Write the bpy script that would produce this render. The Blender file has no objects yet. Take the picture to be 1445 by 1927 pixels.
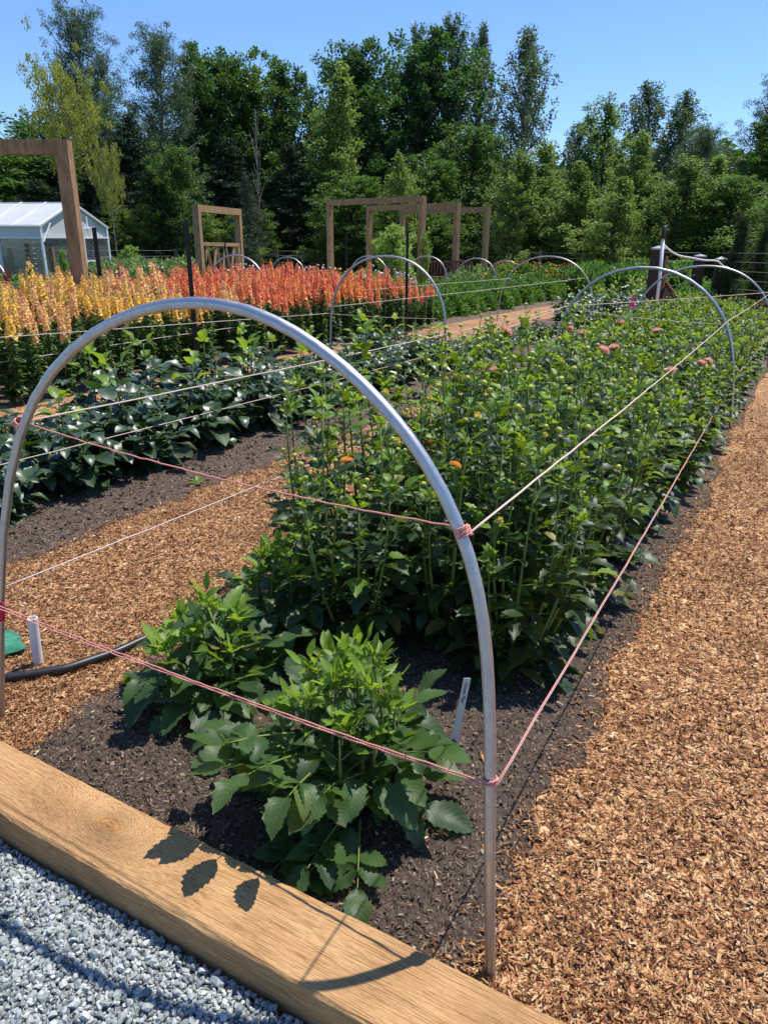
import bpy, math, random
import numpy as np

# ------------------------------------------------------------------ camera, sky, sun, exposure
SC = bpy.context.scene
YAW, PITCH, ROLL, FPX, CAMH = math.radians(29.32), math.radians(20.27), math.radians(0.4), 1387.8, 1.4
cam_d = bpy.data.cameras.new('camera'); cam = bpy.data.objects.new('camera', cam_d)
SC.collection.objects.link(cam); SC.camera = cam
cam_d.sensor_fit = 'VERTICAL'; cam_d.sensor_height = 36.0; cam_d.lens = FPX / 1927 * 36.0
cam_d.clip_start = 0.05; cam_d.clip_end = 800
def _rz(a): c, s = math.cos(a), math.sin(a); return np.array([[c, -s, 0], [s, c, 0], [0, 0, 1.0]])
def _rx(a): c, s = math.cos(a), math.sin(a); return np.array([[1.0, 0, 0], [0, c, -s], [0, s, c]])
CR = _rz(YAW) @ _rx(math.pi / 2 - PITCH) @ _rz(ROLL)
CP = np.array([0, 0, CAMH])
import mathutils
M4 = mathutils.Matrix([list(CR[0]) + [0], list(CR[1]) + [0], list(CR[2]) + [CAMH], [0, 0, 0, 1]])
cam.matrix_world = M4

SUN_TO = np.array([-0.21, -0.36, -1.0])                   # direction the light travels
sun_d = bpy.data.lights.new('sun', 'SUN'); sun = bpy.data.objects.new('sun', sun_d); SC.collection.objects.link(sun)
sun_d.energy = 5.0; sun_d.angle = math.radians(0.53); sun_d.color = (1.0, 0.955, 0.88)
sun.rotation_euler = mathutils.Vector(SUN_TO).to_track_quat('-Z', 'Y').to_euler()
W = bpy.data.worlds.new('World'); SC.world = W; W.use_nodes = True
wn = W.node_tree; wn.nodes.clear()
sky = wn.nodes.new('ShaderNodeTexSky'); sky.sky_type = 'NISHITA'; sky.sun_disc = False
sky.sun_elevation = math.atan2(1.0, math.hypot(SUN_TO[0], SUN_TO[1]))
sky.sun_rotation = math.atan2(-SUN_TO[0], -SUN_TO[1])
sky.air_density = 1.0; sky.dust_density = 0.15; sky.ozone_density = 2.2; sky.altitude = 100
bg = wn.nodes.new('ShaderNodeBackground'); bg.inputs[1].default_value = 0.13
wo = wn.nodes.new('ShaderNodeOutputWorld')
tint = wn.nodes.new('ShaderNodeMix'); tint.data_type = 'RGBA'; tint.blend_type = 'MULTIPLY'; tint.inputs[0].default_value = 1; tint.inputs[7].default_value = (.66, .83, 1.12, 1)
wn.links.new(sky.outputs[0], tint.inputs[6]); wn.links.new(tint.outputs[2], bg.inputs[0]); wn.links.new(bg.outputs[0], wo.inputs[0])
vs = SC.view_settings; vs.view_transform = 'Standard'; vs.look = 'None'; vs.gamma = 1.0; vs.exposure = 0.38
vs.use_curve_mapping = False
SC.cycles.max_bounces = 6; SC.cycles.transparent_max_bounces = 8; SC.cycles.caustics_reflective = False
SC.cycles.caustics_refractive = False

# ------------------------------------------------------------------ placing helpers
def gz(x, y):                                              # the ground falls away gently with distance
    d = np.hypot(x, y)
    return -0.014 * np.maximum(0, d - 6) + 0.006 * np.maximum(0, d - 45)
def ray(px, py):
    return CR @ np.array([(px - 722.5) / FPX, -(py - 963.5) / FPX, -1.0])
def at_z(px, py, z):
    r = ray(px, py); return CP + r * (z - CAMH) / r[2]
def at_g(px, py):                                          # where that sight line meets the ground
    z = 0.0
    for _ in range(12):
        p = at_z(px, py, z); z = float(gz(p[0], p[1]))
    return p
def at_d(px, py, d):                                       # point at horizontal distance d
    r = ray(px, py); return CP + r * d / math.hypot(r[0], r[1])
def at_y(px, py, y):
    r = ray(px, py); return CP + r * y / r[1]
def at_x(px, py, x):
    r = ray(px, py); return CP + r * x / r[0]

# ------------------------------------------------------------------ mesh helpers
def nrm(a):
    return a / np.maximum(1e-9, np.linalg.norm(a, axis=-1, keepdims=True))
class Geo:
    def __init__(s): s.V = []; s.F = []; s.U = []; s.n = 0
    def add(s, V, F, U=None, mi=0):
        V = np.asarray(V, float).reshape(-1, 3); F = np.asarray(F, int)
        s.V.append(V); s.U.append(np.zeros((len(V), 2)) if U is None else np.asarray(U, float))
        s.F.append((F + s.n, mi)); s.n += len(V); return s
    def scatter(s, T, R, P, S=1.0, mi=0):
        V, F, U = T; N = len(P)
        if N == 0: return s
        S = np.asarray(S, float)
        S = np.broadcast_to(S.reshape(-1, 1, 1) if S.ndim == 1 else (S.reshape(N, 1, 3) if S.ndim == 2 else S), (N, 1, 3) if S.ndim == 2 else ((N if S.ndim == 1 else 1), 1, 1))
        X = np.einsum('nij,nkj->nki', R, V[None] * S) + np.asarray(P)[:, None, :]
        FF = (F[None] + (np.arange(N) * len(V))[:, None, None]).reshape(-1, F.shape[1])
        s.add(X.reshape(-1, 3), FF, np.tile(U, (N, 1)), mi); return s
    def box(s, c, size, R=None, mi=0):
        h = np.array(size) / 2
        V = np.array([[a, b, d] for a in (-1, 1) for b in (-1, 1) for d in (-1, 1)], float) * h
        if R is not None: V = V @ np.asarray(R).T
        F = [[0, 1, 3, 2], [4, 6, 7, 5], [0, 4, 5, 1], [2, 3, 7, 6], [0, 2, 6, 4], [1, 5, 7, 3]]
        return s.add(V + np.array(c), F, None, mi)
    def tube(s, pts, r, n=8, cap=True, mi=0):
        pts = np.asarray(pts, float); k = len(pts); r = np.broadcast_to(np.asarray(r, float), (k,))
        d = nrm(np.gradient(pts, axis=0)); ref = np.array([0.0, 0, 1]) if abs(d[:, 2]).mean() < .8 else np.array([1.0, 0.2, 0])
        a = nrm(np.cross(d, ref)); b = np.cross(d, a); th = np.arange(n) * 2 * np.pi / n
        V = pts[:, None] + r[:, None, None] * (np.cos(th)[None, :, None] * a[:, None] + np.sin(th)[None, :, None] * b[:, None])
        i = np.arange(k - 1)[:, None] * n; j = np.arange(n)[None]
        F = np.stack([i + j, i + (j + 1) % n, i + n + (j + 1) % n, i + n + j], -1).reshape(-1, 4)
        ln = np.concatenate([[0], np.cumsum(np.linalg.norm(np.diff(pts, axis=0), axis=1))])
        U = np.stack([np.broadcast_to(np.arange(n) / n, (k, n)), np.broadcast_to(ln[:, None], (k, n))], -1).reshape(-1, 2)
        s.add(V.reshape(-1, 3), F, U, mi)
        if cap and n > 3:
            for ring, flip in ((0, 1), (k - 1, 0)):
                f = np.arange(n); f = f[::-1] if flip else f
                s.F.append(((s.n - k * n + ring * n + f)[None], mi))
        return s
    def mesh(s, name, mats, smooth=False):
        me = bpy.data.meshes.new(name)
        V = np.concatenate(s.V); U = np.concatenate(s.U)
        me.vertices.add(len(V)); me.vertices.foreach_set('co', V.astype(np.float32).ravel())
        li = np.concatenate([f.ravel() for f, _ in s.F]); tot = np.concatenate([np.full(len(f), f.shape[1]) for f, _ in s.F])
        st = np.concatenate([[0], np.cumsum(tot)[:-1]]); mi = np.concatenate([np.full(len(f), m) for f, m in s.F])
        me.loops.add(len(li)); me.loops.foreach_set('vertex_index', li.astype(np.int32))
        me.polygons.add(len(tot)); me.polygons.foreach_set('loop_start', st.astype(np.int32))
        me.polygons.foreach_set('loop_total', tot.astype(np.int32)); me.polygons.foreach_set('material_index', mi.astype(np.int32))
        me.polygons.foreach_set('use_smooth', np.full(len(tot), bool(smooth)))
        for m in (mats if isinstance(mats, (list, tuple)) else [mats]): me.materials.append(m)
        ul = me.uv_layers.new(name='UVMap'); ul.data.foreach_set('uv', U[li].astype(np.float32).ravel())
        me.update(calc_edges=True); me.validate(); return me
    def build(s, name, mats, parent=None, smooth=False):
        return link(name, s.mesh(name, mats, smooth), parent)
def link(name, data, parent=None, loc=None, rz=0, sc=None):
    o = bpy.data.objects.new(name, data); SC.collection.objects.link(o)
    if parent is not None: o.parent = parent
    if loc is not None: o.location = [float(v) for v in loc]
    if rz: o.rotation_euler = (0, 0, rz)
    if sc is not None: o.scale = (sc, sc, sc) if np.isscalar(sc) else sc
    return o
def tag(o, label, cat, group=None):
    o['label'] = label; o['category'] = cat
    if group: o['group'] = group
    return o
def thing(name, label, cat, loc=(0, 0, 0), rz=0, group=None, sc=None):
    return tag(link(name, None, None, loc, rz, sc), label, cat, group)
def kind(o, k): o['kind'] = k; return o
def copy_thing(root, loc, rz=0, sc=1.0, label=None, group=None, tilt=None):
    r = root.copy(); SC.collection.objects.link(r); r.location = [float(v) for v in loc]
    r.rotation_euler = (tilt[0], tilt[1], rz) if tilt else (0, 0, rz)
    r.scale = (sc, sc, sc) if np.isscalar(sc) else sc
    if label: r['label'] = label
    if group: r['group'] = group
    for ch in list(root.children):
        c = ch.copy(); SC.collection.objects.link(c); c.parent = r
        for g in ch.children:
            d = g.copy(); SC.collection.objects.link(d); d.parent = c
    return r
def frames(d, up=None, roll=0.0):                           # columns: side, along, normal
    d = nrm(np.asarray(d, float)); N = len(d)
    up = np.broadcast_to(np.array([0, 0, 1.0]) if up is None else np.asarray(up, float), d.shape)
    s = np.cross(d, up); bad = np.linalg.norm(s, axis=1) < 1e-3
    s[bad] = np.array([1.0, 0, 0]); s = nrm(s); n = np.cross(s, d)
    roll = np.broadcast_to(roll, (N,)); c, q = np.cos(roll)[:, None], np.sin(roll)[:, None]
    s2 = s * c + n * q; n2 = -s * q + n * c
    return np.stack([s2, d, n2], axis=2)
def sph(rs, n): return nrm(rs.normal(size=(n, 3)))

# ------------------------------------------------------------------ material helpers
def mat(name):
    m = bpy.data.materials.new(name); m.use_nodes = True; nt = m.node_tree; nt.nodes.clear()
    out = nt.nodes.new('ShaderNodeOutputMaterial'); return m, nt, out
def N(nt, t, **kw):
    n = nt.nodes.new(t)
    for k, v in kw.items():
        if isinstance(k, str) and k.startswith('i_'):
            key = k[2:]; key = int(key) if key.isdigit() else key.replace('_', ' ')
            n.inputs[key].default_value = v
        else: setattr(n, k, v)
    return n
def L(nt, a, b): nt.links.new(a, b)
def ramp(nt, fac, stops, interp='LINEAR'):
    r = nt.nodes.new('ShaderNodeValToRGB'); r.color_ramp.interpolation = interp
    e = r.color_ramp.elements
    while len(e) < len(stops): e.new(0.5)
    for q, (p, c) in zip(e, stops): q.position = p; q.color = (*c, 1) if len(c) == 3 else c
    if fac is not None: L(nt, fac, r.inputs[0])
    return r
def coords(nt, sc=(1, 1, 1), kind='Object'):
    tc = nt.nodes.new('ShaderNodeTexCoord'); mp = nt.nodes.new('ShaderNodeMapping')
    mp.inputs['Scale'].default_value = sc; L(nt, tc.outputs[kind], mp.inputs[0]); return mp.outputs[0]
def bsdf(nt, out, rough=.7, metal=0.0, spec=.5):
    b = nt.nodes.new('ShaderNodeBsdfPrincipled'); b.inputs['Roughness'].default_value = rough
    b.inputs['Metallic'].default_value = metal; b.inputs['Specular IOR Level'].default_value = spec
    L(nt, b.outputs[0], out.inputs[0]); return b
def bump(nt, h, b, strength=.5, dist=.01):
    n = N(nt, 'ShaderNodeBump', i_Strength=strength, i_Distance=dist); L(nt, h, n.inputs['Height']); L(nt, n.outputs[0], b.inputs['Normal']); return n
def simple(name, col, rough=.6, metal=0.0, spec=.5, var=.15, scale=30, bmp=.2, dist=.003):
    m, nt, out = mat(name); b = bsdf(nt, out, rough, metal, spec)
    ns = N(nt, 'ShaderNodeTexNoise', i_Scale=scale, i_Detail=5.0); L(nt, coords(nt), ns.inputs[0])
    r = ramp(nt, ns.outputs[0], [(.3, tuple(c * (1 - var) for c in col)), (.7, tuple(min(1, c * (1 + var)) for c in col))])
    L(nt, r.outputs[0], b.inputs['Base Color'])
    if bmp: bump(nt, ns.outputs[0], b, bmp, dist)
    return m
def leafmat(name, cols, trans=(.12, .3, .03), tf=.35, rough=.45, veins=0.0, spec=.4, pos=None, bmpd=.0012):
    m, nt, out = mat(name)
    gi = nt.nodes.new('ShaderNodeNewGeometry')
    pos = pos or [i / max(1, len(cols) - 1) for i in range(len(cols))]
    r = ramp(nt, gi.outputs['Random Per Island'], list(zip(pos, cols)))
    b = nt.nodes.new('ShaderNodeBsdfPrincipled'); b.inputs['Roughness'].default_value = rough; b.inputs['Specular IOR Level'].default_value = spec
    tr = nt.nodes.new('ShaderNodeBsdfTranslucent'); mx = nt.nodes.new('ShaderNodeMixShader'); mx.inputs[0].default_value = tf
    L(nt, b.outputs[0], mx.inputs[1]); L(nt, tr.outputs[0], mx.inputs[2]); L(nt, mx.outputs[0], out.inputs[0])
    col = r.outputs[0]
    tcol = N(nt, 'ShaderNodeRGB'); tcol.outputs[0].default_value = (*trans, 1); tc_out = tcol.outputs[0]
    if veins:
        uv = nt.nodes.new('ShaderNodeTexCoord'); sep = nt.nodes.new('ShaderNodeSeparateXYZ'); L(nt, uv.outputs['UV'], sep.inputs[0])
        a = N(nt, 'ShaderNodeMath', operation='SUBTRACT', i_1=.5); L(nt, sep.outputs[0], a.inputs[0])
        ab = N(nt, 'ShaderNodeMath', operation='ABSOLUTE'); L(nt, a.outputs[0], ab.inputs[0])
        k = N(nt, 'ShaderNodeMath', operation='MULTIPLY', i_1=.55); L(nt, ab.outputs[0], k.inputs[0])
        s = N(nt, 'ShaderNodeMath', operation='SUBTRACT'); L(nt, sep.outputs[1], s.inputs[0]); L(nt, k.outputs[0], s.inputs[1])
        f = N(nt, 'ShaderNodeMath', operation='MULTIPLY', i_1=9.0); L(nt, s.outputs[0], f.inputs[0])
        pp = N(nt, 'ShaderNodeMath', operation='PINGPONG', i_1=.5); L(nt, f.outputs[0], pp.inputs[0])
        mid = N(nt, 'ShaderNodeMath', operation='MULTIPLY', i_1=9.0); L(nt, ab.outputs[0], mid.inputs[0])
        mn = N(nt, 'ShaderNodeMath', operation='MINIMUM'); L(nt, mid.outputs[0], mn.inputs[0]); L(nt, pp.outputs[0], mn.inputs[1])
        vr = ramp(nt, mn.outputs[0], [(0.0, (1, 1, 1)), (.12, (0, 0, 0))])
        lt = N(nt, 'ShaderNodeMix', data_type='RGBA', blend_type='MIX'); lt.inputs[7].default_value = (.22, .36, .10, 1)
        q = N(nt, 'ShaderNodeMath', operation='MULTIPLY', i_1=veins * .5); L(nt, vr.outputs[0], q.inputs[0]); L(nt, q.outputs[0], lt.inputs[0]); L(nt, col, lt.inputs[6]); col = lt.outputs[2]
        nz = N(nt, 'ShaderNodeTexNoise', i_Scale=220.0, i_Detail=3.0); L(nt, coords(nt), nz.inputs[0])
        hh = N(nt, 'ShaderNodeMath', operation='MULTIPLY_ADD', i_1=.8); L(nt, nz.outputs[0], hh.inputs[0]); L(nt, mn.outputs[0], hh.inputs[2])
        bump(nt, hh.outputs[0], b, .6 * veins, bmpd)
    L(nt, col, b.inputs['Base Color']); L(nt, tc_out, tr.inputs[0])
    return m
def island_mat(name, cols, rough=.8, spec=.3, noise=.25, scale=60, pos=None, bmp=.3, dist=.002, metal=0.0, big=False):
    m, nt, out = mat(name); b = bsdf(nt, out, rough, metal, spec); gi = nt.nodes.new('ShaderNodeNewGeometry')
    pos = pos or [i / max(1, len(cols) - 1) for i in range(len(cols))]
    r = ramp(nt, gi.outputs['Random Per Island'], list(zip(pos, cols)))
    ns = N(nt, 'ShaderNodeTexNoise', i_Scale=scale, i_Detail=4.0); L(nt, coords(nt), ns.inputs[0])
    v = ramp(nt, ns.outputs[0], [(.3, (1 - noise,) * 3), (.7, (1.0,) * 3)])
    mx = N(nt, 'ShaderNodeMix', data_type='RGBA', blend_type='MULTIPLY'); mx.inputs[0].default_value = 1
    L(nt, r.outputs[0], mx.inputs[6]); L(nt, v.outputs[0], mx.inputs[7]); co_ = mx.outputs[2]
    if big:
        n3 = N(nt, 'ShaderNodeTexNoise', i_Scale=2.6, i_Detail=5.0, i_Roughness=.65); L(nt, coords(nt), n3.inputs[0]); r3 = ramp(nt, n3.outputs[0], [(.32, (.66, .58, .54)), (.5, (.95, .92, .90)), (.68, (1.12, 1.10, 1.08))])
        m3 = N(nt, 'ShaderNodeMix', data_type='RGBA', blend_type='MULTIPLY'); m3.inputs[0].default_value = 1; L(nt, co_, m3.inputs[6]); L(nt, r3.outputs[0], m3.inputs[7]); co_ = m3.outputs[2]
    L(nt, co_, b.inputs['Base Color'])
    if bmp: bump(nt, ns.outputs[0], b, bmp, dist)
    return m

# ------------------------------------------------------------------ materials of the setting
CHIP = [(0.0, (.06, .024, .011)), (.22, (.22, .092, .038)), (.48, (.39, .185, .078)), (.72, (.55, .30, .135)), (.92, (.66, .43, .22)), (1.0, (.80, .62, .38))]
def chip_ground():
    m, nt, out = mat('wood_chips_ground'); b = bsdf(nt, out, .85, 0, .25)
    co = coords(nt)
    nz = N(nt, 'ShaderNodeTexNoise', i_Scale=9.0, i_Detail=3.0); L(nt, co, nz.inputs[0])
    wp = N(nt, 'ShaderNodeVectorMath', operation='MULTIPLY_ADD'); wp.inputs[1].default_value = (.25, .25, .25)
    L(nt, nz.outputs['Color'], wp.inputs[0]); L(nt, co, wp.inputs[2])
    vs_ = []
    for (sx, sy, ro) in ((120, 38, .5), (42, 125, .9), (70, 90, 2.1)):
        mp = N(nt, 'ShaderNodeMapping'); mp.inputs['Scale'].default_value = (sx, sy, 40); mp.inputs['Rotation'].default_value = (0, 0, ro)
        L(nt, wp.outputs[0], mp.inputs[0]); v = N(nt, 'ShaderNodeTexVoronoi', i_Scale=1.0); L(nt, mp.outputs[0], v.inputs[0]); vs_.append(v)
    mxf = N(nt, 'ShaderNodeTexNoise', i_Scale=35.0, i_Detail=2.0); L(nt, co, mxf.inputs[0])
    st = ramp(nt, mxf.outputs[0], [(.47, (0, 0, 0)), (.53, (1, 1, 1))])
    c1 = N(nt, 'ShaderNodeMix', data_type='RGBA'); L(nt, st.outputs[0], c1.inputs[0]); L(nt, vs_[0].outputs['Color'], c1.inputs[6]); L(nt, vs_[1].outputs['Color'], c1.inputs[7])
    c2 = N(nt, 'ShaderNodeMix', data_type='RGBA'); c2.inputs[0].default_value = .35; L(nt, c1.outputs[2], c2.inputs[6]); L(nt, vs_[2].outputs['Color'], c2.inputs[7])
    sp = N(nt, 'ShaderNodeSeparateColor'); L(nt, c2.outputs[2], sp.inputs[0])
    r = ramp(nt, sp.outputs[0], [(.1, CHIP[0][1]), (.3, CHIP[1][1]), (.45, CHIP[2][1]), (.6, CHIP[3][1]), (.75, CHIP[4][1]), (.92, CHIP[5][1])])
    big = N(nt, 'ShaderNodeTexNoise', i_Scale=1.6, i_Detail=5.0); L(nt, co, big.inputs[0])
    br = ramp(nt, big.outputs[0], [(.3, (.72, .66, .62)), (.7, (1.05, 1.02, 1.0))])
    mx = N(nt, 'ShaderNodeMix', data_type='RGBA', blend_type='MULTIPLY'); mx.inputs[0].default_value = 1
    L(nt, r.outputs[0], mx.inputs[6]); L(nt, br.outputs[0], mx.inputs[7]); L(nt, mx.outputs[2], b.inputs['Base Color'])
    bump(nt, sp.outputs[1], b, .9, .012)
    return m
def soil_ground():
    m, nt, out = mat('garden_soil'); b = bsdf(nt, out, .9, 0, .25); co = coords(nt)
    n1 = N(nt, 'ShaderNodeTexNoise', i_Scale=70.0, i_Detail=8.0, i_Roughness=.75); L(nt, co, n1.inputs[0])
    r = ramp(nt, n1.outputs[0], [(.25, (.035, .025, .020)), (.5, (.118, .083, .062)), (.72, (.235, .175, .135)), (.85, (.37, .29, .22))])
    n2 = N(nt, 'ShaderNodeTexVoronoi', i_Scale=130.0); L(nt, co, n2.inputs[0])
    sp = N(nt, 'ShaderNodeSeparateColor'); L(nt, n2.outputs['Color'], sp.inputs[0])
    fl = ramp(nt, sp.outputs[0], [(.955, (0, 0, 0)), (.965, (1, 1, 1))])
    mx = N(nt, 'ShaderNodeMix', data_type='RGBA'); mx.inputs[7].default_value = (.36, .26, .18, 1)
    L(nt, fl.outputs[0], mx.inputs[0]); L(nt, r.outputs[0], mx.inputs[6]); L(nt, mx.outputs[2], b.inputs['Base Color'])
    bump(nt, n1.outputs[0], b, 1.0, .02); return m
def grass_ground():
    m, nt, out = mat('meadow_ground'); b = bsdf(nt, out, .9, 0, .2); co = coords(nt)
    n1 = N(nt, 'ShaderNodeTexNoise', i_Scale=1.2, i_Detail=9.0, i_Roughness=.7); L(nt, co, n1.inputs[0])
    r = ramp(nt, n1.outputs[0], [(.3, (.030, .055, .014)), (.5, (.07, .115, .03)), (.62, (.11, .13, .045)), (.75, (.20, .165, .085))])
    L(nt, r.outputs[0], b.inputs['Base Color']); n2 = N(nt, 'ShaderNodeTexNoise', i_Scale=25.0, i_Detail=6.0); L(nt, co, n2.inputs[0])
    bump(nt, n2.outputs[0], b, 1.0, .06); return m
KN = at_z(208, 1552, .12)
def timber_mat():
    m, nt, out = mat('rough_sawn_timber'); b = bsdf(nt, out, .75, 0, .25); tc = nt.nodes.new('ShaderNodeTexCoord')
    # grain bends round the knot
    sub = N(nt, 'ShaderNodeVectorMath', operation='SUBTRACT'); sub.inputs[1].default_value = (KN[0], KN[1], KN[2]); L(nt, tc.outputs['Object'], sub.inputs[0])
    sc = N(nt, 'ShaderNodeVectorMath', operation='MULTIPLY'); sc.inputs[1].default_value = (11, 24, 24); L(nt, sub.outputs[0], sc.inputs[0])
    ln = N(nt, 'ShaderNodeVectorMath', operation='LENGTH'); L(nt, sc.outputs[0], ln.inputs[0])
    pw = N(nt, 'ShaderNodeMath', operation='MULTIPLY', i_1=-1.1); L(nt, ln.outputs['Value'], pw.inputs[0])
    ex = N(nt, 'ShaderNodeMath', operation='EXPONENT'); L(nt, pw.outputs[0], ex.inputs[0])
    wz = N(nt, 'ShaderNodeMath', operation='MULTIPLY', i_1=.16); L(nt, ex.outputs[0], wz.inputs[0])
    cmb = nt.nodes.new('ShaderNodeCombineXYZ'); L(nt, wz.outputs[0], cmb.inputs[1]); L(nt, wz.outputs[0], cmb.inputs[2])
    ad = N(nt, 'ShaderNodeVectorMath', operation='ADD'); L(nt, tc.outputs['Object'], ad.inputs[0]); L(nt, cmb.outputs[0], ad.inputs[1])
    mp = N(nt, 'ShaderNodeMapping'); mp.inputs['Scale'].default_value = (1.1, 34, 34); mp.inputs['Rotation'].default_value = (0, 0, .035); L(nt, ad.outputs[0], mp.inputs[0])
    g = N(nt, 'ShaderNodeTexNoise', i_Scale=1.0, i_Detail=6.0, i_Roughness=.6, i_Distortion=.6); L(nt, mp.outputs[0], g.inputs[0])
    mp2 = N(nt, 'ShaderNodeMapping'); mp2.inputs['Scale'].default_value = (10, 430, 430); mp2.inputs['Rotation'].default_value = (0, 0, .06); L(nt, ad.outputs[0], mp2.inputs[0])
    g2 = N(nt, 'ShaderNodeTexNoise', i_Scale=1.0, i_Detail=3.0); L(nt, mp2.outputs[0], g2.inputs[0])
    r = ramp(nt, g.outputs[0], [(.25, (.47, .27, .12)), (.45, (.51, .305, .14)), (.6, (.545, .335, .155)), (.8, (.59, .385, .19))])
    fine = ramp(nt, g2.outputs[0], [(.34, (.60, .52, .42)), (.50, (1, 1, 1))])
    mx = N(nt, 'ShaderNodeMix', data_type='RGBA', blend_type='MULTIPLY'); mx.inputs[0].default_value = .9
    L(nt, r.outputs[0], mx.inputs[6]); L(nt, fine.outputs[0], mx.inputs[7])
    blot = N(nt, 'ShaderNodeTexNoise', i_Scale=5.0, i_Detail=4.0); L(nt, tc.outputs['Object'], blot.inputs[0])
    br = ramp(nt, blot.outputs[0], [(.32, (.80, .72, .66)), (.6, (1.04, 1.0, .96))])
    mb = N(nt, 'ShaderNodeMix', data_type='RGBA', blend_type='MULTIPLY'); mb.inputs[0].default_value = 1
    L(nt, mx.outputs[2], mb.inputs[6]); L(nt, br.outputs[0], mb.inputs[7])
    kr = ramp(nt, ln.outputs['Value'], [(.0, (.9, .9, .9)), (.42, (.75, .75, .75)), (.56, (0, 0, 0))])
    kc = N(nt, 'ShaderNodeMath', operation='SINE'); k2 = N(nt, 'ShaderNodeMath', operation='MULTIPLY', i_1=34.0); L(nt, ln.outputs['Value'], k2.inputs[0]); L(nt, k2.outputs[0], kc.inputs[0])
    kcol = ramp(nt, kc.outputs[0], [(.0, (.50, .23, .08)), (1.0, (.62, .33, .13))])
    mk = N(nt, 'ShaderNodeMix', data_type='RGBA'); L(nt, kr.outputs[0], mk.inputs[0]); L(nt, mb.outputs[2], mk.inputs[6]); L(nt, kcol.outputs[0], mk.inputs[7])
    L(nt, mk.outputs[2], b.inputs['Base Color'])
    bump(nt, g2.outputs[0], b, 1.0, .006); return m
def cedar_mat():
    m, nt, out = mat('weathered_cedar'); b = bsdf(nt, out, .75, 0, .25)
    g = N(nt, 'ShaderNodeTexNoise', i_Scale=14.0, i_Detail=6.0, i_Roughness=.65); L(nt, coords(nt, (1, 1, .35)), g.inputs[0])
    r = ramp(nt, g.outputs[0], [(.3, (.20, .115, .055)), (.5, (.32, .195, .095)), (.7, (.43, .28, .145))])
    L(nt, r.outputs[0], b.inputs['Base Color']); bump(nt, g.outputs[0], b, .5, .01); return m
def galv_mat():
    m, nt, out = mat('galvanised_steel'); b = bsdf(nt, out, .36, .9, .5)
    g = N(nt, 'ShaderNodeTexNoise', i_Scale=45.0, i_Detail=6.0, i_Roughness=.7); L(nt, coords(nt), g.inputs[0])
    r = ramp(nt, g.outputs[0], [(.3, (.42, .43, .44)), (.55, (.48, .49, .50)), (.75, (.54, .54, .54))]); L(nt, r.outputs[0], b.inputs['Base Color'])
    rr = ramp(nt, g.outputs[0], [(.3, (.55,) * 3), (.7, (.33,) * 3)]); L(nt, rr.outputs[0], b.inputs['Roughness'])
    bump(nt, g.outputs[0], b, .15, .001); return m
def twine_mat(name, c1, c2):
    m, nt, out = mat(name); b = bsdf(nt, out, .9, 0, .1); tc = nt.nodes.new('ShaderNodeTexCoord'); sep = nt.nodes.new('ShaderNodeSeparateXYZ'); L(nt, tc.outputs['UV'], sep.inputs[0])
    a = N(nt, 'ShaderNodeMath', operation='MULTIPLY', i_1=130.0); L(nt, sep.outputs[1], a.inputs[0])
    c = N(nt, 'ShaderNodeMath', operation='MULTIPLY_ADD', i_1=2.0); L(nt, sep.outputs[0], c.inputs[0]); L(nt, a.outputs[0], c.inputs[2])
    p = N(nt, 'ShaderNodeMath', operation='PINGPONG', i_1=.5); L(nt, c.outputs[0], p.inputs[0])
    r = ramp(nt, p.outputs[0], [(0.0, c1), (.35, c2)]); L(nt, r.outputs[0], b.inputs['Base Color']); bump(nt, p.outputs[0], b, .8, .001); return m
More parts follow.
